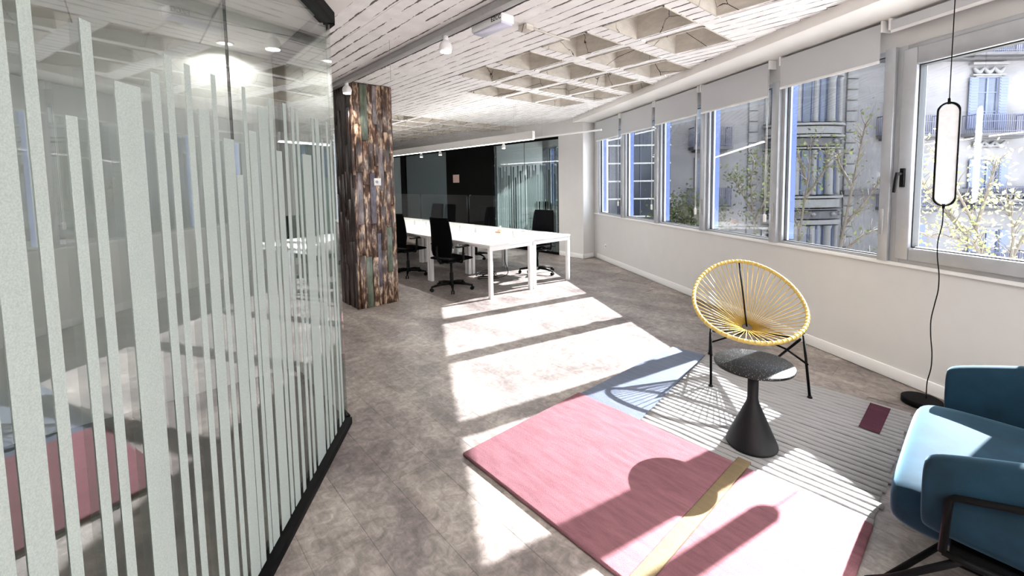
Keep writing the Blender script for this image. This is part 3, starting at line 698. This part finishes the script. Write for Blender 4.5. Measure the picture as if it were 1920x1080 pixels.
# ================================================================== RUG
rg = tag(empty('rug', (2.55, 1.15, 0)), 'patchwork rug of pink, pale blue and cream striped fields in the sun', 'rug')
RX0, RXM, RX1, RY0, RY1 = 1.355, 2.40, 3.775, .30, 2.01
def slab(poly, z1, name, mat, z0=.0005, bevel=.006):
    return MB().prism(poly, z0, z1).build(name, mat, rg, bevel=bevel)
yb0, yb1 = .835, .905
slab([(RX0, yb1), (RXM, yb1), (RXM, RY1), (RX0, RY1)], .024, 'pink_field', M['pink'], bevel=.008)
slab([(RX0, RY0), (RXM, RY0), (RXM, yb0), (RX0, yb0)], .024, 'pink_field', M['pink'], bevel=.008)
slab([(RX0, yb0+.001), (RXM+.06, yb0+.001), (RXM+.06, yb1-.001), (RX0, yb1-.001)], .0235, 'yellow_band', M['yel'], bevel=.002)
slab([(RXM+.002, 1.50), (RX1-.02, 1.68), (3.725, 1.975), (RXM+.002, 2.0)], .016, 'blue_field', M['bluer'], bevel=.004)
slab([(RXM+.002, RY0+.02), (RX1, RY0+.02), (RX1, 1.68), (RXM+.002, 1.50)], .007, 'woven_base', M['greyl'], bevel=0)
n_r = 27; pitch = (RX1-RXM-.005)/n_r; random.seed(5)
for i in range(n_r):
    x = RXM+.004+pitch*(i+.5); ye = 1.495+(x-RXM)/(RX1-RXM)*.18; y = RY0+random.uniform(-.012, .012); ph = random.uniform(0, 6)
    P = []; k = 26
    for j in range(k+1):
        yy = y+(ye-y)*j/k
        P.append((x+.0035*math.sin(yy*5.5+x*3)+.002*math.sin(yy*17+ph), yy, .006))
    hw_ = pitch*.5-.0038
    V = []; Fs = []
    for (px_, py_, pz_) in P:
        V += [(px_-hw_, py_, pz_), (px_-hw_*.9, py_, .0115), (px_-hw_*.45, py_, .0155), (px_+hw_*.45, py_, .0155), (px_+hw_*.9, py_, .0115), (px_+hw_, py_, pz_)]
    for j in range(k): Fs += [(j*6+q, j*6+q+1, (j+1)*6+q+1, (j+1)*6+q) for q in range(5)]
    Fs += [tuple(range(6)), tuple(reversed(range(k*6, k*6+6)))]
    MB().add(V, Fs, True).build('ridge', M['cream'], rg)
slab([(3.31, .405), (3.73, .405), (3.735, .515), (3.32, .51)], .0185, 'plum_patch', M['plum'], .0158, .001)
# ================================================================== SIDE TABLE
TX, TY = 2.650, .901
tb = tag(empty('side_table', (TX, TY, .016)), 'round black terrazzo side table on a black cone foot standing on the rug', 'side table')
MB().lathe([(.198, .492), (.211, .496), (.213, .506), (.209, .512), (0.001, .512)], TX, TY, 64).build('tabletop', M['terr'], tb)
MB().lathe([(.134, .0165), (.138, .022), (.137, .034), (.034, .275), (.029, .30), (.029, .492)], TX, TY, 48).build('cone_foot', plain('black_metal_cone', (17, 18, 20), .5, spec=.25), tb)
# ================================================================== ACAPULCO CHAIR
ax = Vector((.866, .5, 0)); lat = Vector((.5, -.866, 0)); mid = Vector((3.357, 1.101, 0))
ac = tag(empty('string_chair', (3.6, 1.25, 0)), 'egg-shaped lounge chair strung with yellow cords on thin black legs', 'chair')
def AP(a, l, z): return mid+ax*a+lat*l+Vector((0, 0, z))
CTR = Vector((3.545, 1.25, .645)); FR = Vector((3.215, 1.07, .43)); TP = Vector((3.93, 1.475, .862))
ring_c = (FR+TP)/2; la = (TP-FR)/2; lb_ = lat*.392
ring = []
for k in range(72):
    th = 2*PI*k/72; c_, s_ = math.cos(th), math.sin(th)
    egg = 1-.06*c_
    drop = -.02*(s_*s_)
    ring.append(ring_c+la*c_+lb_*s_*egg+Vector((0, 0, drop)))
MB().tube(ring, .0145, 10, closed=True).build('rim', M['ycord'], ac)
# thin windings of cord round the rim
mb = MB()
for k in range(0, 72):
    p, q = ring[k], ring[(k+1) % 72]; mb.tube([p.lerp(q, .2), p.lerp(q, .55)], .0165, 8)
stuff(mb.build('cord_winding', M['ycord'], ac))
HUB = Vector((3.80, 1.352, .335)); nrm = la.normalized().cross(lat).normalized(); nrm = nrm if nrm.z > 0 else -nrm
u1 = la.normalized(); v1 = lat
for k in range(52):
    th = 2*PI*(k+.5)/52
    if abs(th) < .05: continue
    kk = th/(2*PI)*72; p = ring[int(kk) % 72].lerp(ring[(int(kk)+1) % 72], kk % 1)
    h = HUB+(u1*math.cos(th)+v1*math.sin(th))*.034
    o = MB().tube([p, h], .0034, 5).build('cord', M['ycord'], ac)
MB().tube([ring[0], ring[0].lerp(HUB, .5)+Vector((.004, 0, -.004)), HUB], .0065, 8).build('back_rod', M['black'], ac)
hb = MB(); 
for q in range(2): pass
V = []; 
for d_ in (-.006, .006):
    V += [HUB+(u1*math.cos(a)+v1*math.sin(a))*.037+nrm*d_ for a in [i*2*PI/24 for i in range(24)]]
hb.add(V, [tuple(range(24)), tuple(reversed(range(24, 48)))]+[(i, (i+1) % 24, 24+(i+1) % 24, 24+i) for i in range(24)]).build('hub', plain('grey_hub', (95, 88, 84), .5), ac)
fl, frt = AP(0, -.324, .016), AP(0, .324, .016); rl, rr_ = AP(.70, -.259, 0), AP(.70, .259, 0)
sl, sr = AP(.14, -.315, .405), AP(.14, .315, .405); bl_, br_ = AP(.42, -.24, .33), AP(.42, .24, .33)
legm = M['black']
for a, b in ((sl, fl), (sr, frt)): MB().tube([a+(a-b)*.04, b], .0095, 8).build('leg', legm, ac)
for a, b in ((AP(.20, -.31, .37), rl), (AP(.20, .31, .37), rr_)): MB().tube([a, b], .0095, 8).build('leg', legm, ac)
MB().tube(arc_pts([sl+Vector((0, 0, .035)), AP(.30, -.27, .345), AP(.48, -.12, .305), AP(.50, 0, .30), AP(.48, .12, .305), AP(.30, .27, .345), sr+Vector((0, 0, .035))], 6), .0085, 8).build('seat_support', legm, ac)
for sg in (-1, 1):
    MB().tube([AP(.05, sg*.318, .24), AP(.44, sg*.282, .20)], .0075, 8).build('stretcher', legm, ac)
MB().tube([AP(.44, -.282, .20), AP(.50, 0, .30), AP(.44, .282, .20)], .0075, 8).build('stretcher', legm, ac)
for p in (fl, frt): MB().lathe([(.015, .0165), (.017, .020), (.012, .03)], p.x, p.y, 12).build('foot', M['blackplas'], ac)
for p in (rl, rr_): MB().lathe([(.015, .0005), (.017, .004), (.012, .014)], p.x, p.y, 12).build('foot', M['blackplas'], ac)
# ================================================================== FLOOR LAMP ON A TENSION CABLE
LX, LY = 4.06, .225
BX, BY = 4.005, .275
lp = tag(empty('cable_lamp', (LX, LY, 0)), 'black stadium-shaped loop lamp strung on a cable from ceiling to round floor base', 'lamp')
MB().lathe([(.105, .0005), (.111, .004), (.111, .036), (.105, .04)], BX, BY, 48).build('base', M['black'], lp)
MB().tube([(LX, LY, 2.08), (LX, LY, 2.77)], .0028, 6).build('ceiling_cable', M['black'], lp)
cab = [(BX+.02, BY-.02, .04)]+[(BX+.02+(LX-BX-.02)*i/12+.012*math.sin(i*1.7), BY-.02+(LY-BY+.02)*i/12+.012*math.cos(i*1.3), .04+i*.11) for i in range(1, 12)]+[(LX, LY, 1.36)]
MB().tube(arc_pts(cab, 4), .0032, 6).build('cable', M['black'], lp)
ld = Vector((.72, -.69, 0)).normalized(); ln = Vector((-ld.y, ld.x, 0)); ld = Vector((math.cos(-1.40), math.sin(-1.40), 0)); ln = Vector((-ld.y, ld.x, 0))
z0, z1, R = 1.375, 2.065, .056; lo = []
for i in range(19): a = i*PI/18; lo.append((R*math.cos(a), z1-R+R*math.sin(a)))
for i in range(19): a = PI+i*PI/18; lo.append((R*math.cos(a), z0+R+R*math.sin(a)))
V = []; k = len(lo); zc_ = (z0+z1)/2
for dd_, sc_ in ((-.016, 1), (.016, 1), (.016, .86), (-.016, .86)):
    for a, z in lo:
        zz = z if sc_ == 1 else (z-zc_)*((z1-z0)/2-.0094)/((z1-z0)/2)+zc_
        p = Vector((LX, LY, 0))+ld*a*sc_+ln*dd_; V.append((p.x, p.y, zz))
Fs = [(j*k+i, j*k+(i+1) % k, ((j+1) % 4)*k+(i+1) % k, ((j+1) % 4)*k+i) for j in range(4) for i in range(k)]
MB().add(V, Fs, True).build('loop_frame', M['black'], lp)
P = [];
V = []
for dd_ in (-.012, .012):
    for a, z in lo:
        p = Vector((LX, LY, 0))+ld*a*.86+ln*dd_; V.append((p.x, p.y, (z-zc_)*.955+zc_))
MB().add(V, [tuple(range(k)), tuple(reversed(range(k, 2*k)))]+[(i, (i+1) % k, k+(i+1) % k, k+i) for i in range(k)]).build('diffuser', M['shade'], lp)
MB().tube([(LX, LY, 2.03), (LX, LY, 2.09)], .008, 10).build('top_clamp', M['black'], lp)
MB().tube([(LX, LY, 1.36), (LX, LY, 1.41)], .008, 10).build('bottom_clamp', M['black'], lp)
MB().tube(arc_pts([(LX-.13, LY-.06, .006), (LX-.18, LY-.12, .006), (LX-.12, LY-.2, .006), (LX+.02, LY-.26, .006), (LX+.1, LY-.2, .006)], 6), .004, 6).build('power_cord', M['black'], lp)
# ================================================================== BLUE VELVET ARMCHAIR
am = tag(empty('armchair', (2.55, -.25, 0)), 'deep blue velvet armchair with a bent black tube frame, cut off at the right edge', 'armchair')
def loft(secs, name, mat, parent, subd=2, closed_ends=True):
    n = len(secs[0]); V = [p for s_ in secs for p in s_]
    Fs = [(i*n+j, i*n+(j+1) % n, (i+1)*n+(j+1) % n, (i+1)*n+j) for i in range(len(secs)-1) for j in range(n)]
    if closed_ends: Fs += [tuple(reversed(range(n))), tuple(range((len(secs)-1)*n, len(secs)*n))]
    return MB().add(V, Fs, True).build(name, mat, parent, subd=subd)
# seat cushion
secs = []
for y, zt, zb, e in ((-.62, .40, .25, .02), (-.50, .415, .24, 0), (-.1, .435, .24, 0), (.12, .44, .235, .0), (.205, .425, .25, .01), (.232, .37, .285, .03)):
    a, b = 2.075+e, 3.02-e
    secs.append([(a, y, zb+.02), (a, y, zt-.03), (a+.05, y, zt), ((a+b)/2, y+.0, zt+.012), (b-.05, y, zt), (b, y, zt-.03), (b, y, zb+.02), (b-.06, y, zb), (a+.06, y, zb)])
loft(secs, 'seat_cushion', M['velvet'], am)
# arms: upholstered slabs that rise toward the back
def arm(xi, xo, name='arm'):
    secs = []
    for y, zt, zb in ((.128, .56, .36), (.12, .60, .335), (.08, .622, .325), (-.1, .675, .31), (-.35, .74, .30), (-.62, .79, .30)):
        f = 0.010 if y > .12 else 0
        secs.append([(xi+f, y, zb), (xi+f, y, zt-.03), (xi+.02, y, zt), (xo-.02, y, zt), (xo-f, y, zt-.03), (xo-f, y, zb)])
    return loft(secs, name, M['velvet'], am)
arm(1.985, 2.075); arm(3.025, 3.115)
secs = []
for x, zt in ((1.985, .78), (2.05, .80), (2.3, .83), (2.55, .84), (2.8, .83), (3.05, .80), (3.115, .78)):
    secs.append([(x, -.60, .30), (x, -.60, zt-.03), (x, -.63, zt), (x, -.70, zt), (x, -.73, zt-.03), (x, -.70, .28)])
loft(secs, 'backrest', M['velvet'], am)
MB().box(2.0, 3.10, -.66, .05, .26, .31).build('underside', M['blackfab'], am, .01)
for sx, x in ((-1, 1.973), (1, 3.127)):
    MB().tube([(x+sx*.0, .066, .31), (x, .056, .50), (x, .04, .515), (x, -.15, .565), (x, -.62, .64)], .0115, 8).build('side_bar', M['black'], am)
    MB().tube([(x, .066, .31), (x, .0, .305), (x, -.6, .30)], .0115, 8).build('lower_bar', M['black'], am)
    MB().tube([(x, .02, .305), (x+sx*.0+.06, .19, .09), (x+.08, .27, .0115)], .0115, 8).build('leg', M['black'], am)
    MB().tube([(x, -.3, .305), (x+.04, -.1, .19), (x+.065, .205, .075)], .0105, 8).build('leg_brace', M['black'], am)
    MB().tube([(x, -.52, .305), (x, -.66, .0115)], .0115, 8).build('leg', M['black'], am)
MB().tube([(2.045, .235, .03), (2.30, .02, .22), (3.10, .0, .25)], .0105, 8).build('cross_bar', M['black'], am)
# outlet on the low wall
ot = tag(empty('power_outlet', WP(5.6, -.004, .30)), 'small white power outlet low on the wall below the far window', 'outlet')
mb = MB(); wbox(mb, 5.56, 5.64, -.010, 0, .26, .34); mb.build('plate', M['white'], ot, bevel=.002)
mb = MB(); wbox(mb, 5.58, 5.62, -.012, -.0095, .28, .32); mb.build('socket', M['grey'], ot, bevel=.001)
# ================================================================== OUTSIDE
struct(MB().box(-10, 90, -60, 70, -6.6, -6.5).build('street_ground', M['street'])).name = 'ground'
FWH = Vector((math.cos(YAW), math.sin(YAW), 0)); RTH = Vector((math.sin(YAW), -math.cos(YAW), 0))
def pix_ray(x, y):
    return rt*((x-X0)/F_PX)+dn*((y-Y0)/F_PX)+fw
def at(x, y, D):                      # measured photo point -> point on the vertical plane D metres ahead
    d_ = pix_ray(x, y); t_ = D/d_.dot(FWH); return EYE+d_*t_
def uz(x, y, D):
    p = at(x, y, D); return (p-EYE).dot(RTH), p.z
def fbx(mb, D, u0, u1, z0, z1, d0, d1):   # box on a facade at distance D; d0..d1 = metres proud of it
    o = EYE+FWH*(D-d1)+RTH*u0; o.z = z0
    return mb.frame(o, RTH*(u1-u0), FWH*(d1-d0), (0, 0, z1-z0))
DF = 25.0
bld = tag(empty('apartment_building', EYE*0+FWH*DF+RTH*20+Vector((0, 0, -6.5))), 'beige stone apartment house across the street with round bay and iron balconies', 'building')
U0 = 7.6; U1 = 48
mb = MB(); fbx(mb, DF, U0, U1, -6.5, 15, -10, 0); mb.build('wall', M['stucco'], bld)
def rect(x0, y0, x1, y1, D=DF):
    a = uz(x0, y1, D); b = uz(x1, y0, D); return a[0], b[0], min(a[1], b[1]), max(a[1], b[1])
def pbox(name, mat, x0, y0, x1, y1, d0, d1, parent=bld, D=DF, bevel=0):
    a, b, c, d_ = rect(x0, y0, x1, y1, D); mb = MB(); fbx(mb, D, a, b, c, d_, d0, d1); return mb.build(name, mat, parent, bevel=bevel)
def fwin(x0, y0, x1, y1, shut=0, D=DF, parent=bld, proud=.0, curtains=True):
    a, b, c, d_ = rect(x0, y0, x1, y1, D)
    mb = MB(); e = .14
    for q in ((a-e, a, c, d_+e), (b, b+e, c, d_+e), (a, b, d_, d_+e)): fbx(mb, D, *q, proud, proud+.10)
    fr_ = mb.build('window', M['stone'], parent)
    mb = MB(); fbx(mb, D, a, b, c, d_, proud+.002, proud+.012); mb.build('pane', M['darkglass'], fr_)
    mb = MB(); m_ = (a+b)/2; s_ = .05
    for q in ((a, a+s_, c, d_), (b-s_, b, c, d_), (m_-s_, m_+s_, c, d_)): fbx(mb, D, *q, proud+.012, proud+.06)
    for zz in (c, c+(d_-c)*.33, c+(d_-c)*.70, d_-s_): fbx(mb, D, a, b, zz, zz+s_, proud+.012, proud+.05)
    mb.build('casement', M['shutter'], fr_)
    if shut:
        for q0, q1 in ((a-shut-.02, a-.02), (b+.02, b+shut+.02)):
            mb = MB(); fbx(mb, D, q0, q1, c, d_, proud+.10, proud+.14)
            k_ = int((d_-c)/.16)
            for i in range(k_): fbx(mb, D, q0+.05, q1-.05, c+.06+i*.16, c+.13+i*.16, proud+.14, proud+.16)
            mb.build('shutter', M['shutter'], fr_)
    return fr_
def balcony(x0, y0, x1, y1, depth=.75, D=DF, parent=bld):
    a, b, c, d_ = rect(x0, y0, x1, y1, D)
    mb = MB(); fbx(mb, D, a-.05, b+.05, c-.16, c, 0, depth+.05); fbx(mb, D, a+.15, b-.15, c-.30, c-.16, 0, depth-.2)
    sl_ = mb.build('balcony', M['stoned'], parent)
    mb = MB(); n_ = int((b-a)/.11)
    for i in range(n_+1):
        u = a+(b-a)*i/n_; fbx(mb, D, u-.012, u+.012, c, d_, depth-.03, depth)
    for u in (a, b):
        for i in range(6): fbx(mb, D, u-.012, u+.012, c, d_, i*depth/6, i*depth/6+.025)
    for zz in (d_-.05, c+.08, c+(d_-c)*.6): fbx(mb, D, a, b, zz, zz+.035, depth-.035, depth+.005)
    for u in (a, b): fbx(mb, D, u-.015, u+.015, d_-.05, d_, 0, depth)
    mb.build('railing', M['iron'], sl_)
# columns of windows
fwin(1308, 175, 1346, 270); balcony(1292, 240, 1361, 277)
fwin(1305, 300, 1345, 383); balcony(1288, 352, 1360, 387)
fwin(1305, 420, 1345, 500); balcony(1288, 468, 1360, 500)
fwin(1308, 60, 1346, 150); balcony(1292, 115, 1361, 150)
for (y0, y1, b0, b1) in ((135, 250, 218, 255), (288, 382, 352, 388), (30, 105, 70, 108), (420, 500, 470, 505)):
    fwin(1672, y0, 1717, y1, .45); balcony(1643, b0, 1748, b1)
    fwin(1826, y0+10, 1870, y1-8, .5); balcony(1803, b0-2, 1906, b1-3)
    fwin(1985, y0+10, 2029, y1-8, .5); balcony(1962, b0-2, 2065, b1-3)
    fwin(2145, y0+10, 2189, y1-8, .5); balcony(2122, b0-2, 2225, b1-3)
# pediments with swags over the right-hand windows
def swag(x0, y0, x1, y1):
    a, b, c, d_ = rect(x0, y0, x1, y1); mb = MB(); fbx(mb, DF, a, b, d_-.12, d_, 0, .28); fbx(mb, DF, a+.1, b-.1, c, c+.08, 0, .2)
    for i in range(3):
        ua = a+.15+(b-a-.3)*i/3; ub = a+.15+(b-a-.3)*(i+1)/3
        pts = [EYE+FWH*(DF-.14)+RTH*(ua+(ub-ua)*j/8) for j in range(9)]
        for j, p in enumerate(pts): p.z = d_-.25-.28*math.sin(PI*j/8)
        mb.tube(pts, [.05+.07*math.sin(PI*j/8) for j in range(9)], 6)
    mb.build('pediment', M['stone'], bld)
swag(1815, 118, 1884, 143); swag(1815, 256, 1884, 276); swag(1975, 118, 2044, 143); swag(1662, 112, 1727, 130)
pbox('cornice', M['stoned'], 1575, 106, 2400, 118, 0, .7, bevel=.05); pbox('cornice', M['stoned'], 1575, 352, 2400, 357, 0, .35)
# balustrade (stone) low on the right
mb = MB(); a, b, c, d_ = rect(1795, 355, 2300, 375)
fbx(mb, DF, a, b, d_-.1, d_, .7, .95); fbx(mb, DF, a, b, c-.1, c+.05, 0, .95); n_ = int((b-a)/.28)
for i in range(n_):
    p = EYE+FWH*(DF-.82)+RTH*(a+(i+.5)*(b-a)/n_); mb.lathe([(.05, c+.05), (.1, c+.2), (.045, c+.38), (.07, d_-.1)], p.x, p.y, 8)
stuff(mb.build('balustrade', M['stoned'], bld))
# rusticated stone strips
random.seed(9)
for x0, x1 in ((1396, 1424), (1573, 1612)):
    a, b, c, d_ = rect(x0, 60, x1, 520); z = c
    while z < d_:
        mb = MB(); fbx(mb, DF, a, b, z+.02, z+.58, 0, .12); mb.build('stone_block', M['stone'], bld, bevel=.03, seg=1); z += .6
# round bay with slabs, columns and windows
a, b, _, _ = rect(1426, 200, 1572, 300); bc_ = (a+b)/2; bw = (b-a)/2
def bay_slab(y0, y1, k, mat, name='bay_slab'):
    _, _, c, d_ = rect(1426, y0, 1572, y1); pts = []
    for i in range(17):
        t_ = PI*i/16; pts.append(EYE+FWH*(DF-1.5*k*math.sin(t_)**.6)+RTH*(bc_-bw*k*math.cos(t_)))
    return MB().prism([(p.x, p.y) for p in pts], c, d_).build(name, mat, bld)
for y0, y1, k, mt in ((235, 241, 1.0, 'stone'), (241, 256, .93, 'stone'), (256, 262, 1.0, 'stone'), (262, 278, .9, 'stoned'), (278, 283, .97, 'stone'), (365, 371, 1.0, 'stone'), (371, 388, .93, 'stone'), (388, 392, 1.0, 'stoned'), (392, 408, .9, 'stoned'), (408, 418, .97, 'stone'),
                      (130, 152, .93, 'stone'), (110, 130, 1.0, 'stoned'), (505, 540, 1.0, 'stone')):
    bay_slab(y0, y1, k, M[mt])
for y0, y1 in ((152, 235), (283, 365), (418, 505)):
    bay_slab(y0, y1, .80, M['darkglass'], 'bay_glazing')
    _, _, c, d_ = rect(1426, y0, 1572, y1)
    for i in (0, 2, 4, 6, 8, 10, 12):
        t_ = PI*i/12; p = EYE+FWH*(DF-1.5*.86*math.sin(t_)**.6)+RTH*(bc_-bw*.86*math.cos(t_))
        wd_ = .20 if i % 4 == 0 else .13
        MB().lathe([(wd_*1.15, c), (wd_, c+.15), (wd_*.9, d_-.2), (wd_*1.2, d_)], p.x, p.y, 12).build('bay_column', M['stone'], bld)
    mb = MB()
    for i in range(24):
        t_ = PI*(i+.5)/24; p = EYE+FWH*(DF-1.5*.82*math.sin(t_)**.6)+RTH*(bc_-bw*.82*math.cos(t_))
        if i % 2: mb.box(p.x-.035, p.x+.035, p.y-.035, p.y+.035, c, d_)
    mb.build('bay_casement', M['shutter'], bld)
for i in range(9):     # festoons on the two friezes
    for y0 in (264, 394):
        t_ = PI*(i+1)/10; _, _, c, d_ = rect(1426, y0, 1572, y0+10); p = EYE+FWH*(DF-1.5*.93*math.sin(t_)**.6)+RTH*(bc_-bw*.93*math.cos(t_))
        if i % 2 == 0: MB().lathe([(.04, c), (.13, c+.1), (.16, (c+d_)/2), (.06, d_)], p.x, p.y, 10).build('festoon', M['stone'], bld)
# dark glass office block on the left
DT = 21.0
tw = tag(empty('office_block', FWH*DT+RTH*8+Vector((0, 0, -6.5))), 'dark glass office block left of the beige house with pale floor bands', 'building')
a, b, c, d_ = rect(900, -200, 1262, 700, DT); mb = MB(); fbx(mb, DT, a, b, -6.5, 14, -8, 0); mb.build('wall', M['towerg'], tw)
for i in range(-6, 12):
    z = 1.58+(337-(305+33*i))/F_PX*DT
    if z < -6: continue
    mb = MB(); fbx(mb, DT, a, b, z-.035, z+.035, 0, .08); mb.build('floor_band', M['grey'], tw)
for i in range(14):
    u = a+(b-a)*i/13; mb = MB(); fbx(mb, DT, u-.02, u+.02, -6.5, 14, 0, .05); mb.build('mullion', M['iron'], tw)
# street trees
def leaves(mb, centres, n, spread, size):
    for _ in range(n):
        p = random.choice(centres)+Vector((random.gauss(0, spread), random.gauss(0, spread), random.gauss(0, spread)))
        a_ = Vector((random.uniform(-1, 1), random.uniform(-1, 1), random.uniform(-1, 1))).normalized(); b_ = a_.cross(Vector((random.uniform(-1, 1), random.uniform(-1, 1), random.uniform(-1, 1)))).normalized()
        s_ = size*random.uniform(.6, 1.3); mb.add([p-a_*s_, p+b_*s_*.6, p+a_*s_, p-b_*s_*.6], [(0, 1, 2, 3)])
def tree(D, base_px, limbs, label, leafm, nl, spread, size, sub=3, subl=.7, lw=.05):
    g = at(base_px, 400, D); root = tag(empty('street_tree', (g.x, g.y, -6.5)), label, 'tree', 'street trees below the windows')
    br = MB(); cen = []; first = at(limbs[0][0][0], limbs[0][0][1], D)
    br.tube([(g.x, g.y, -6.5), (g.x+.05, g.y, -4), first], [.16, .13, .09], 8)
    for li, L in enumerate(limbs):
        P = [at(x, y, D+random.uniform(-.5, .5)) for x, y in L]
        if li: P = [first]+P if False else P
        Q = arc_pts(P, 4); k_ = len(Q); br.tube(Q, [lw*(1-.8*i/k_) for i in range(k_)], 6)
        for i in range(2, k_):
            cen.append(Q[i])
            for _ in range(sub):
                d_ = (Q[i]-Q[i-1]).normalized()+Vector((random.uniform(-1, 1), random.uniform(-1, 1), random.uniform(-.4, .9))); ln_ = random.uniform(.3, 1)*subl
                m1 = Q[i]+d_.normalized()*ln_*.5; e_ = m1+(d_+Vector((random.uniform(-.5, .5), random.uniform(-.5, .5), random.uniform(-.1, .6)))).normalized()*ln_*.5
                br.tube([Q[i], m1, e_], [.012, .008, .004], 4); cen += [m1, e_]
    br.build('trunk', M['bark'], root)
    lf = MB(); leaves(lf, cen, nl, spread, size); stuff(lf.build('foliage', leafm, root))
random.seed(21)
tree(13, 1590, [[(1565, 520), (1580, 440), (1600, 340), (1615, 270), (1622, 235)], [(1585, 420), (1620, 380), (1650, 340)], [(1572, 480), (1620, 440), (1665, 425)], [(1598, 350), (1575, 310), (1570, 290)], [(1575, 490), (1630, 480), (1680, 470)]],
     'sparse young street tree with thin dark branches before the bay window', M['leafd'], 260, .10, .055)
tree(14, 1500, [[(1490, 540), (1500, 430), (1515, 340), (1520, 270)], [(1500, 430), (1475, 380), (1460, 330)], [(1510, 370), (1545, 320), (1550, 285)], [(1512, 345), (1500, 300), (1490, 275)]],
     'street tree with dark leaves clustered in front of the round bay', M['leafd'], 420, .14, .06)
tree(15, 1410, [[(1420, 560), (1415, 430), (1408, 350), (1415, 300)], [(1412, 400), (1385, 350), (1375, 335)], [(1412, 420), (1440, 360), (1446, 300)]],
     'leafy dark tree seen through the fourth pane, left of the bay', M['leafd'], 620, .16, .06)
tree(17, 1290, [[(1290, 560), (1290, 470), (1285, 420), (1280, 400)], [(1290, 470), (1260, 430), (1250, 410)], [(1290, 470), (1320, 430), (1330, 405)]],
     'low dense dark green tree at the foot of the far panes', M['leafd'], 2600, .42, .07)
tree(9, 1860, [[(1880, 620), (1840, 480), (1790, 420), (1765, 390)], [(1850, 500), (1830, 430), (1780, 330), (1765, 300)], [(1880, 560), (1900, 450), (1890, 380)], [(1850, 480), (1800, 450), (1735, 440)], [(1890, 500), (1930, 420), (1960, 350)], [(1830, 430), (1860, 330), (1870, 300)], [(1820, 440), (1750, 370), (1725, 330)]],
     'leafy pale yellow-green tree close outside the opening window', M['leafy'], 1100, .16, .045, sub=3, subl=.6, lw=.035)
print('objects', len(bpy.data.objects))
